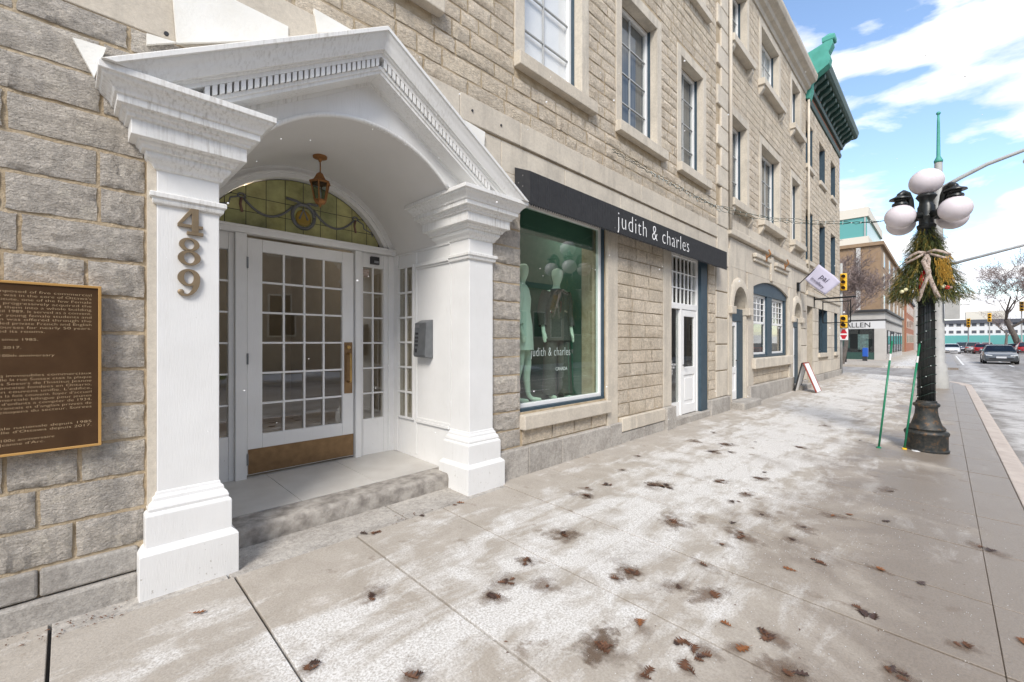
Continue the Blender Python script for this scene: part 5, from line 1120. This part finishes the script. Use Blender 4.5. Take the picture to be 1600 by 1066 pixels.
def signal(parent, x, y, z, s_=1.0, mat='yellow', n_=3):
    bd = bx('signal_head', mat, parent, x-.12*s_, x+.12*s_, y-.17*s_, y+.17*s_, z, z+.36*n_*s_, .03)
    for k in range(n_):
        MB().tube([(x-.12*s_, y, z+.18*s_+.36*k*s_), (x-.30*s_, y, z+.15*s_+.36*k*s_)], [.13*s_, .13*s_], 10, caps=False).build('visor', mat, bd)
        MB().lathe([(.11*s_, 0), (.11*s_, .01)], n=12).build('lens', 'store_black', bd).matrix_basis = Matrix.Translation((x-.125*s_, y, z+.18*s_+.36*k*s_)) @ Matrix.Rotation(R(-90), 4, 'Y')
TS = thing('traffic_signal', (24.6, 3.0, 0), 'yellow traffic signal with a red and white sign by the far stone corner', 'traffic light')
tx_, ty_ = 24.8, 3.36
MB().tube([(tx_, ty_, -.1), (tx_, ty_, 5.0)], .06, 8).build('pole', 'pole_grey', TS, smooth=True)
signal(TS, tx_-.02, ty_-.10, 3.75, .72); signal(TS, tx_-.16, ty_-.12, 2.05, .8, n_=2)
sg_ = bx('arrow_sign', 'letter_white', TS, tx_-.16, tx_-.14, ty_-.28, ty_+.04, 1.5, 2.03, .01)
for z0, z1 in ((1.80, 1.98), (1.73, 1.55)):
    MB().add([(tx_-.162, ty_-.25, z0), (tx_-.162, ty_+.01, z0), (tx_-.162, ty_-.07, z1), (tx_-.162, ty_-.17, z1)], [(0,1,2,3)]).build('arrow', 'sign_red', sg_)
MS = thing('mast_arm_pole', (39, .4, -.13), 'grey pole with a long mast arm rising over the road beyond the crossing', 'mast')
MB().tube([(39, .4, -.13), (39, .4, 6.6)], [.14, .10], 10).build('pole', 'pole_grey', MS, smooth=True); MB().tube([(39, .4, 6.15), (39, -3.3, 7.05), (39, -7.0, 7.6)], [.10, .08, .06], 8).build('arm', 'pole_grey', MS, smooth=True)
def far_signal(x, y, z, lab, nm='traffic_signal'):
    T = thing(nm, (x, y, -.2), lab, 'traffic light', 'far traffic signals'); MB().tube([(x, y, -.25), (x, y, z+1)], .09, 6).build('pole', 'pole_grey', T); signal(T, x-.1, y, z, 1.5)
far_signal(118, -3.2, 4.2, 'leftmost of the small yellow signals far down the road'); far_signal(125, -6.2, 5.4, 'middle one of the small yellow signals far down the road'); far_signal(112, -9.2, 6.6, 'rightmost and highest of the yellow signals far down the road')

# ---------------------------------------------------------------- cars
def car(x, y, rz, paint, label, suv=False, rear=False):
    T = thing('car', (x, y, -.257), label, 'car', 'cars on the road', rz)
    Lc, Wc = 4.6, .92; Hr = 1.45 if not suv else 1.68; hb = .98 if not suv else 1.08
    def P_(a, b_, c): return (a, b_, c)
    # lower body: stations along the length (front at +x)
    S_ = [(2.30,.62,.30,.50),(2.27,.76,.26,.62),(2.18,.84,.22,.70),(1.9,.90,.20,.78),(1.2,.92,.20,.90),(.85,.92,.20,hb),(-.4,.92,.20,hb+.02),(-1.5,.92,.20,hb+.03),(-1.95,.90,.22,hb if suv else hb-.02),(-2.2,.84,.26,.92 if not suv else 1.0),(-2.3,.72,.34,.8)]
    rings = [[(a, -w_*.92, z0), (a, -w_, z0+.12), (a, -w_, z0+(z1-z0)*.6), (a, -w_*.93, z1-.03), (a, -w_*.6, z1), (a, w_*.6, z1), (a, w_*.93, z1-.03), (a, w_, z0+(z1-z0)*.6), (a, w_, z0+.12), (a, w_*.92, z0)] for a, w_, z0, z1 in S_]
    body = MB().loft(rings).build('body', paint, None, .02, smooth=True); body.parent = T
    def loc(o, par=T): o.parent = par; return o
    xr = -1.1 if not suv else -2.0
    g = [(1.0, hb-.02, .86), (.15, Hr-.06, .66), (xr+.0, Hr-.05, .66), (xr-.85 if not suv else xr-.15, hb, .82)]
    gl = MB(); gl.loft([[(a, -w_, z), (a, w_, z)] for a, z, w_ in g], closed=False)
    for s_ in (-1, 1): gl.add([(g[0][0], s_*g[0][2], g[0][1]), (g[1][0], s_*g[1][2], g[1][1]), (g[2][0], s_*g[2][2], g[2][1]), (g[3][0], s_*g[3][2], g[3][1])], [(0,1,2,3)])
    loc(gl.build('glazing', 'car_glass', None))
    loc(MB().loft([[(a, -.68, z), (a, -.45, z+.03), (a, .45, z+.03), (a, .68, z), (a, .62, z-.03), (a, -.62, z-.03)] for a, z in ((.16, Hr-.06), (-.2, Hr-.025), (xr+.2, Hr-.025), (xr, Hr-.05))]).build('roof', paint, None, smooth='auto'))
    pil = MB()
    for s_ in (-1, 1):
        for p_, q_ in ((g[0], g[1]), (g[2], g[3])): pil.tube([(p_[0], s_*p_[2], p_[1]), (q_[0], s_*q_[2], q_[1])], .03, 6)
    loc(pil.build('pillars', paint, None))
    for a in (1.42, -1.40):
        for s_ in (-1, 1):
            wh = MB(); wh.loft([[(a+r_*math.cos(t), s_*yy, .33+r_*math.sin(t)) for t in [2*math.pi*k/18 for k in range(18)]] for r_, yy in ((.26,.94),(.33,.93),(.33,.72),(.26,.71))]); tw = loc(wh.build('wheel', 'tyre', None))
            rm = MB(); rm.loft([[(a+r_*math.cos(t), s_*yy, .33+r_*math.sin(t)) for t in [2*math.pi*k/14 for k in range(14)]] for r_, yy in ((.22,.945),(.08,.935))]); loc(rm.build('rim', 'rim', None), tw)
    for s_ in (-1, 1):
        loc(MB().prism([(s_*.46, .62), (s_*.80, .66), (s_*.80, .73), (s_*.46, .68)], 'x', 2.10, 2.275).build('headlight', 'head_lamp', None)); loc(MB().prism([(s_*.50, .80), (s_*.86, .80), (s_*.84, .92), (s_*.50, .90)], 'x', -2.29, -2.1).build('tail_light', 'tail_lamp', None))
        loc(MB().ball((.75, s_*1.0, 1.02), .09, sx=.7, sy=1.1, sz=.8).build('mirror', paint, None, smooth=True))
    loc(bx('grille', 'store_black', None, 2.2, 2.305, -.62, .62, .34, .50, .01)); loc(bx('licence_plate', 'plate', None, 2.30, 2.315, -.26, .26, .46, .58)); loc(bx('licence_plate', 'plate', None, -2.315, -2.29, -.26, .26, .60, .72)); loc(bx('bumper', 'store_black', None, -2.31, -2.1, -.8, .8, .30, .46, .02))
car(51.5, -3.05, R(180), 'car_grey', 'dark grey sedan driving towards the camera in the near lane')
car(96, -8.2, R(0), 'car_red', 'dark red vehicle at the right edge behind the grey sedan', True)
car(92, -.75, R(180), 'car_white', 'white sedan far down the road, closest to the kerb')
car(106, -2.2, R(0), 'car_blue', 'dark blue car beyond the white sedan', True); car(100, -3.2, R(0), 'car_silver', 'silver car between the white sedan and the red tailed one', True)
car(93, -4.3+.4, R(0), 'car_red', 'small bright red car seen from behind left of the grey sedan'); car(140, -6.6, R(180), 'car_silver', 'silver car farthest down the road near the signals', True); car(108, -8.1, R(180), 'car_grey', 'grey car parked beyond the dark red vehicle')

# ---------------------------------------------------------------- bare trees
def tree(x, y, h, label, seed, lean=(0, 0), r0=.3, levels=6, group='bare winter trees', first=.3):
    rr = random.Random(seed); T = thing('bare_tree', (x, y, -.3), label, 'tree', group); tk = MB(); tw = MB()
    def grow(p, d, ln, r_, lv):
        pts = [p]; q = p; n_ = 4 if lv < 3 else 3; rs = [r_]
        for k in range(n_):
            d = (d + Vector((rr.uniform(-.2,.2), rr.uniform(-.2,.2), rr.uniform(-.08,.16)))*(.6 if lv == 0 else 1)).normalized(); q = q + d*ln/n_; pts.append(q); rs.append(r_*(1-.42*(k+1)/n_))
        (tk if lv < 2 else tw).tube([tuple(a) for a in pts], rs, 8 if lv == 0 else 5 if lv < 3 else 3, caps=False)
        if lv >= levels: return
        for c in range(3 if lv < 2 else rr.choice((3, 4))):
            i = n_ if c == 0 else rr.randint(1 if lv else 2, n_); ax = Vector((rr.uniform(-1,1), rr.uniform(-1,1), rr.uniform(-.25,.7))).normalized()
            nd = (d*.75 + ax*.85).normalized(); grow(pts[i], nd, ln*rr.uniform(.58, .85), max(rs[i]*rr.uniform(.5, .72), 0.013 if h < 14 else .022), lv+1)
    grow(Vector((x, y, -.3)), Vector((lean[0], lean[1], 1)).normalized(), h*first, r0, 0)
    tk.build('trunk', 'bark', T, smooth=True, norm=False); tw.build('crown', 'twig', T, norm=False)
tree(38.4, 5.2, 10.0, 'bare tree with pinkish twigs behind the corner of the green cornice building', 3, (.0, -.22), .17, 7, first=.3)
tree(44.5, 7.6, 11, 'bare tree deeper in the side street, behind the corner tree', 8, (0, -.1), .24, 6)
tree(113, -9.5, 25, 'large dark bare tree at the right edge leaning over the road', 12, (-.1, .42), .5, 7, first=.24)
tree(96, -9.8, 18, 'bare tree with fine pinkish twigs nearest the right edge', 15, (-.1, .1), .3, 6)
tree(150, -10.0, 13, 'smaller bare tree beyond the large leaning one', 22, (0, .1), .3, 5)

# ---------------------------------------------------------------- beyond the crossing
ST = thing('corner_store', (50, 5, -.13), 'white single storey corner store with black trim and lettering past the crossing', 'building')
sx0 = 50.0
bx('wall', 'concrete_far', ST, sx0+.2, 72, 3.7, 13.5, -.13, 4.1); bx('roof', 'store_black', ST, sx0-.1, 72.2, 3.5, 13.7, 4.1, 4.3, .03); bx('cornice_line', 'store_black', ST, sx0-.02, 72.1, 3.58, 13.6, 3.30, 3.42)
bx('sign_panel', 'store_white', ST, sx0+.0, sx0+.199, 3.66, 13.5, 2.6, 3.28); bx('pier', 'concrete_far', ST, sx0-.02, sx0+.6, 3.6, 4.4, -.13, 2.599); bx('stall_riser', 'dark_green', ST, sx0+.02, sx0+.199, 4.41, 13.5, -.13, .5)
for k in range(3): 
    y = 4.45+2.0*k; f = bx('shop_window', 'store_black', ST, sx0+.05, sx0+.19, y, y+1.9, .5, 2.59); bx('pane', 'glass', f, sx0+.02, sx0+.04, y+.06, y+1.84, .56, 2.54); bx('poster', 'poster', f, sx0+.042, sx0+.049, y+.35, y+1.1, .75, 2.1)
put_text('store_lettering', 'C & E ALLEN', .62, 'store_black', ST, (sx0-.012, 8.1, 2.74), (R(90), 0, R(-90)), .01)
for k in range(6): 
    x = 52+3.3*k; f = bx('side_window', 'store_black', ST, x, x+2.2, 3.64, 3.699, .4, 2.5); bx('pane', 'glass', f, x+.1, x+2.1, 3.62, 3.635, .5, 2.4)
def far_building(name, label, x0, x1, y0, y1, h, wall, win, rows, cols, cols_side, ww=1.1, wh=1.4, z0=1.0, frame='cream', roof='roof_dark', sides=('x0', 'y0')):
    T = thing(name, (x0, y0, -.2), label, 'building', None); bx('wall', wall, T, x0, x1, y0, y1, -.3, h)
    bx('roof', roof, T, x0-.25, x1+.25, y0-.25, y1+.25, h, h+.35)
    for sd__ in sides:
        a0, a1 = (y0, y1) if sd__[0] == 'x' else (x0, x1); nc = cols if sd__[0] == 'x' else cols_side
        for i in range(nc):
            for j in range(rows):
                c = a0+(a1-a0)*(i+.5)/nc; z = z0+(h-z0)*(j+.15)/rows
                if sd__ == 'x0': f = bx('window', frame, T, x0-.05, x0-.002, c-ww/2-.08, c+ww/2+.08, z-.08, z+wh+.08); bx('pane', win, f, x0-.07, x0-.052, c-ww/2, c+ww/2, z, z+wh)
                elif sd__ == 'y0': f = bx('window', frame, T, c-ww/2-.08, c+ww/2+.08, y0-.05, y0-.002, z-.08, z+wh+.08); bx('pane', win, f, c-ww/2, c+ww/2, y0-.07, y0-.052, z, z+wh)
                else: f = bx('window', frame, T, c-ww/2-.08, c+ww/2+.08, y1+.002, y1+.05, z-.08, z+wh+.08); bx('pane', win, f, c-ww/2, c+ww/2, y1+.052, y1+.07, z, z+wh)
    return T
BT = far_building('brick_building', 'tall tan brick building rising behind the corner store', 58, 95, 4.6, 24, 11.3, 'brick_tan', 'car_glass', 3, 3, 6, z0=4.6, roof='brick_tan', sides=('y0',))
for y in (6.2, 11.5): bx('downpipe', 'concrete_far', BT, 57.7, 57.95, y, y+.35, 4.4, 11.2)
TW = thing('glass_tower', (78, 10, 0), 'cream building with teal glass floors above the tan brick building', 'building')
for k, (z0, z1, mt) in enumerate(((0, 15.2, 'cream'), (15.2, 17.6, 'glass_teal'), (17.6, 19.6, 'cream'), (19.6, 23.0, 'glass_teal'), (23.0, 24.6, 'cream'))):
    e = .0 if mt == 'cream' else -.25; bx('storey', mt, TW, 96-e, 120, 9.2-e, 42, z0, z1)
    if mt == 'glass_teal':
        for q in range(7): bx('mullion', 'pole_grey', TW, 96.1, 96.26, 9.6+4.5*q, 9.8+4.5*q, z0, z1)
RB = far_building('brick_building', 'red brick building along the street beyond the tan brick one', 95.5, 120, 4.4, 9.0, 8.5, 'brick_red', 'car_glass', 3, 2, 6)
far_building('grey_building', 'plain grey building along the kerb beyond the red brick one', 121, 160, 4.2, 22, 11, 'concrete_far', 'car_glass', 3, 4, 8)
FB = far_building('long_white_building', 'long white building with dark roof and teal base closing the road', 330, 350, -46, 10, 12.8, 'store_white', 'roof_dark', 2, 20, 4, ww=1.7, wh=1.5, z0=5.5, sides=('x0',)); bx('teal_base', 'glass_teal', FB, 329.5, 329.99, -46, 10, .4, 5.0); bx('roof_box', 'cream', FB, 333, 345, -22, -8, 13.2, 17.5); bx('dark_band', 'roof_dark', FB, 329.2, 329.9, -46.2, 10.2, 11.2, 13.1)
KS = thing('info_panel', (40, 5.2, -.13), 'framed street panel with a grey and green poster in front of the corner store', 'street panel')
bx('panel', 'store_black', KS, 44.2, 44.3, 6.2, 7.5, .75, 2.25, .02); bx('poster', 'poster', KS, 44.18, 44.199, 6.28, 7.42, .82, 2.18); bx('foot', 'concrete_far', KS, 43.9, 44.6, 6.5, 7.2, -.13, .05); MB().tube([(44.25, 6.85, 0), (44.25, 6.85, .8)], .12, 8).build('post', 'pole_grey', KS)
NB = thing('newspaper_box', (46, 4.5, -.13), 'blue newspaper box at the corner of the white store', 'box'); bx('case', 'news_blue', NB, 45.9, 46.3, 4.45, 4.8, .2, .95, .03); bx('foot', 'store_black', NB, 45.9, 46.2, 4.5, 4.8, -.13, .25)
BO = thing('street_bollard', (42.5, 5.2, -.13), 'slim dark post with a green sign plate near the corner store', 'post'); MB().tube([(42.5, 5.45, -.13), (42.5, 5.45, 1.4)], .05, 8).build('post', 'dark_metal', BO); bx('plate', 'dark_green', BO, 42.4, 42.44, 5.2, 5.75, .95, 1.75, .01)
L2 = thing('street_lamp', (43, 6.6, -.13), 'small distant black lamp with white globes in front of the corner store', 'street lamp'); MB().tube([(42.0, 6.35, -.13), (42.0, 6.35, 3.4)], [.12, .07], 10).build('shaft', 'lamp_iron', L2)
MB().ball((42.0, 6.35, 3.72), .26).build('globe', 'globe', L2, smooth=True)
for a in range(4): 
    t = math.pi/2*a+.6; MB().ball((42.0+.5*math.cos(t), 6.35+.5*math.sin(t), 3.02), .24).build('globe', 'globe', L2, smooth=True); MB().tube([(42.0, 6.35, 3.1), (42.0+.25*math.cos(t), 6.35+.25*math.sin(t), 3.4), (42.0+.5*math.cos(t), 6.35+.5*math.sin(t), 3.26)], .04, 6).build('arm', 'lamp_iron', L2)
# low snow banks and slush
def snow(pts, h, nm='snow_bank', seed=1):
    rr = random.Random(seed); m_ = MB(); cx, cy = pts[0]; a, b_ = pts[1]; n_ = 18
    rings = [[(cx+a*s_*math.cos(2*math.pi*k/n_)*rr.uniform(.8,1.15), cy+b_*s_*math.sin(2*math.pi*k/n_)*rr.uniform(.8,1.15), pts[2]+h*z*rr.uniform(.7,1.2)) for k in range(n_)] for s_, z in ((1, 0), (.85, .5), (.5, .9), (.15, 1))]
    m_.loft(rings); return tag(m_.build(nm, 'snow', None, smooth=True), kind='stuff')
snow([(39.6, 7.4), (.9, 2.2), -.13], .22, seed=1); snow([(42.2, 8.6), (2, 1.6), -.13], .2, seed=2); snow([(27.2, 7.6), (1.2, 2.6), -.262], .12, seed=3); snow([(8.35, .28), (.16, .07), gz(.2)], .02, seed=4)

# ---------------------------------------------------------------- across the street, seen in the glass
O1 = far_building('opposite_house', 'long brown stone house across the street, reflected in the door glass', -14, 20.5, -24, -13.4, 8.6, 'opp_stone', 'car_glass', 2, 3, 9, z0=1.2, ww=1.2, wh=1.9, sides=('y1',))
m = MB(); m.prism([(-24.3, 8.9), (-13.1, 8.9), (-18.7, 12.2)], 'x', 14, 20.4); m.build('roof_gable', 'slate', O1)
O2 = far_building('opposite_tower', 'dark stone tower across the street, reflected in the shop window', 26.5, 31, -20, -13.6, 15.5, 'opp_dark', 'car_glass', 4, 2, 2, z0=1.5, wh=1.8, sides=('y1',)); m = MB(); m.loft([[(26.4, -20.1, 15.85), (31.1, -20.1, 15.85), (31.1, -13.5, 15.85), (26.4, -13.5, 15.85)], [(28.6, -17, 21), (28.9, -17, 21), (28.9, -16.8, 21), (28.6, -16.8, 21)]]); m.build('spire', 'slate', O2)
far_building('opposite_block', 'dark stone block across the street right of the tower', 31.5, 60, -24, -13.5, 10.0, 'opp_dark', 'car_glass', 3, 3, 9, z0=1.2, wh=1.7, sides=('y1',)); far_building('opposite_cottage', 'low gabled house across the street left of the tower', 20.6, 26.3, -22, -13.8, 5.2, 'opp_stone', 'car_glass', 1, 2, 3, z0=1.2, wh=1.7, sides=('y1',))
for k in range(3): snow([(-2+9*k, -9.6), (3.2, .5), -.12], .3, seed=10+k)

# ---------------------------------------------------------------- fallen oak leaves
def leaf_mesh(seed):
    rr = random.Random(seed); half = [(0,-.5,.02)]; lob = [(-.40,.03),(-.24,.24),(-.26,.20),(-.22,.05),(.0,.40),(-.06,.28),(-.02,.06),(.26,.48),(.16,.34),(.19,.07),(.46,.30),(.36,.22),(.38,.05)]
    rgt = [(x*rr.uniform(.8,1.15), y) for y, x in lob]; lft = [(-x*rr.uniform(.8,1.15), y) for y, x in lob]
    outl = [(.012,-.72), (.014,-.45)] + rgt + [(0,.54)] + lft[::-1] + [(-.014,-.45), (-.012,-.72)]
    cu, cv = rr.uniform(.2, 1.0), rr.uniform(-.4, .6); m_ = MB(); spine = [(0, y) for _, y in outl]
    def zz_(x, y): return cu*x*x + cv*.35*y*y + .04*math.sin(7*x+3*y+seed)
    for x, y in outl: m_.v.append((x, y, zz_(x, y)))
    o = len(m_.v)
    for x, y in outl: m_.v.append((x*.25, y*.96, zz_(x*.25, y)-.02))
    n_ = len(outl)
    for i in range(n_-1): m_.f.append((i, i+1, o+i+1, o+i))
    for i in range(n_//2-1): m_.f.append((o+i, o+i+1, o+n_-2-i, o+n_-1-i))
    me = bpy.data.meshes.new('oak_leaf'); me.from_pydata(m_.v, [], m_.f); return me
LM = []
for mt in ('leaf_brown', 'leaf_orange', 'leaf_dark'):
    for s_ in range(3): me = leaf_mesh(s_*7+len(mt)); me.materials.append(M[mt]); LM.append(me)
rr = random.Random(77); spots = []
named = [(310,959,1),(493,1037,2),(655,1055,2),(583,835,0),(580,931,2),(822,876,0),(880,836,0),(1000,975,1),(1060,918,2),(1115,930,0),(1135,977,1),(1162,1015,1),(1075,1008,0),(1096,1028,2),(1145,818,2),(1100,884,0),(1280,880,0),(1237,843,2),(1235,891,1),(1070,1040,0),(1375,890,1),(1160,838,0),(1190,805,2),(1127,852,0),(1155,785,0),(1120,752,0),(1055,818,0),(1020,758,0),(1043,760,2),(950,759,2),(918,763,0),(917,775,0),(1185,748,2),(1255,825,2),(1301,807,1),(1328,805,1),(1250,1055,2),(1010,1060,0),(697,783,0),(710,782,1),(585,765,2),(1390,768,2),(1165,772,0),(1085,690,2),(1115,706,2),(1135,695,2),(1250,700,0),(855,918,0),(960,905,0),(985,892,0),(790,910,2),(770,933,2),(1510,1010,0),(1545,860,2),(1440,912,2),(1600,1005,1),(1350,960,2),(1200,1000,0),(940,1010,2),(1410,1055,2)]
for u, v, k in named:
    x, y, z = onS(u, v)
    if y > 3.0: y = 3.0
    spots.append((x, y, k))
    for e in range(rr.choice((0, 1, 2, 3)) if k != 1 else 0): spots.append((x+rr.uniform(-.05,.05), y+rr.uniform(-.05,.05), 2 if rr.random() < .5 else 0))
for k in range(10): spots.append((rr.uniform(4, 13), rr.uniform(.2, 2.7), rr.choice((0, 2, 2))))
sm_ = MB(); sm_.add([(math.cos(2*math.pi*k/20), math.sin(2*math.pi*k/20), 0) for k in range(20)], [tuple(range(20))])
stain0 = sm_.build('damp_stain', 'damp_stain', None, norm=False); first_ = True
for x, y, k in [q for q in spots if q[1] < 2.75][::1]:
    if rr.random() < .35: continue
    o = stain0 if first_ else stain0.copy()
    if not first_: COL.objects.link(o)
    first_ = False; a_ = rr.uniform(.055, .13)
    o.matrix_basis = Matrix.Translation((x+rr.uniform(-.03,.03), y+rr.uniform(-.03,.03), gz(y)+.0032)) @ Matrix.Rotation(math.atan(.037), 4, 'X') @ Matrix.Rotation(rr.uniform(0, 6), 4, 'Z') @ Matrix.Diagonal((a_*rr.uniform(1, 1.8), a_*rr.uniform(.7, 1), 1, 1)); attach(o, walk)
for x, y, k in spots:
    o = bpy.data.objects.new('oak_leaf', rr.choice(LM[3*k:3*k+3])); COL.objects.link(o); s_ = rr.uniform(.06, .085) if k == 1 else rr.uniform(.04, .08)
    o.location = (x, y, gz(y)+.008); o.rotation_euler = (rr.uniform(-.12,.12), rr.uniform(-.12,.12), rr.uniform(0, 6.28)); o.scale = (s_*rr.uniform(.6, 1.15), s_, s_*rr.uniform(.25, 1.0)*rr.choice((1, 1, -.6)))
    cn = {1: 'orange', 0: 'reddish brown', 2: 'dark wet'}[k]
    zn = 'beside the porch step' if y > 2.4 and x < 3.2 else 'near the shop front' if y > 2.0 and x > 3.2 else 'far along the sidewalk towards the street lamp' if x > 5.2 else 'in the damp strip near the kerb' if y < .5 else 'on the nearest slabs' if x < 2.3 else 'on the salted middle of the sidewalk'
    tag(o, cn + ' fallen oak leaf lying ' + zn, 'leaf', cn + ' leaves ' + zn)
# litter caught at the foot of the wall, crushed leaf crumbs and salt grains
cr_ = MB(); sg2 = MB(); rr = random.Random(31)
for k in range(260):
    if rr.random() < .45: x, y = rr.choice((.12, -.2, 1.9, .05)) + rr.gauss(0, .09), rr.uniform(3.0, 3.14)
    else: x, y = rr.uniform(.3, 9), rr.uniform(-.3, 2.8)
    if .26 < x < .76 and y > 3.05: continue
    s_ = rr.uniform(.004, .013); t = rr.uniform(0, 6.28); z = gz(y)+.004; cr_.add([(x+s_*math.cos(t), y+s_*math.sin(t), z), (x-s_*math.sin(t)*.5, y+s_*math.cos(t)*.5, z+.004), (x-s_*math.cos(t), y-s_*math.sin(t), z+.002)], [(0,1,2)])
tag(cr_.build('leaf_crumbs', 'leaf_brown', None, norm=False), kind='stuff')
for k in range(1500):
    x, y = rr.uniform(1.2, 6.0), rr.gauss(.8, .7)
    if y > 2.7 or y < -.35: continue
    s_ = rr.uniform(.001, .0026); z = gz(y)+.002; sg2.add([(x-s_, y-s_, z), (x+s_, y-s_, z), (x, y+s_, z), (x, y, z+s_*1.6)], [(0,1,3),(1,2,3),(2,0,3)])
tag(sg2.build('salt_grains', 'snow', None, norm=False), kind='stuff')
fk = MB()
for k in range(230):
    u, v, t = rr.uniform(250, 1600), rr.uniform(60, 720), rr.uniform(1.2, 6.5); r_ = (u-800)/FPX; x, y, z = (CA+SA*r_)*t, (SA-CA*r_)*t, CAMH+(V0-v)/FPX*t
    if y > 3.0 or z < .1: continue
    fk.ball((x, y, z), rr.uniform(.0018, .0034), 5, 4)
tag(fk.build('falling_snow', 'letter_white', None, norm=False), kind='stuff')
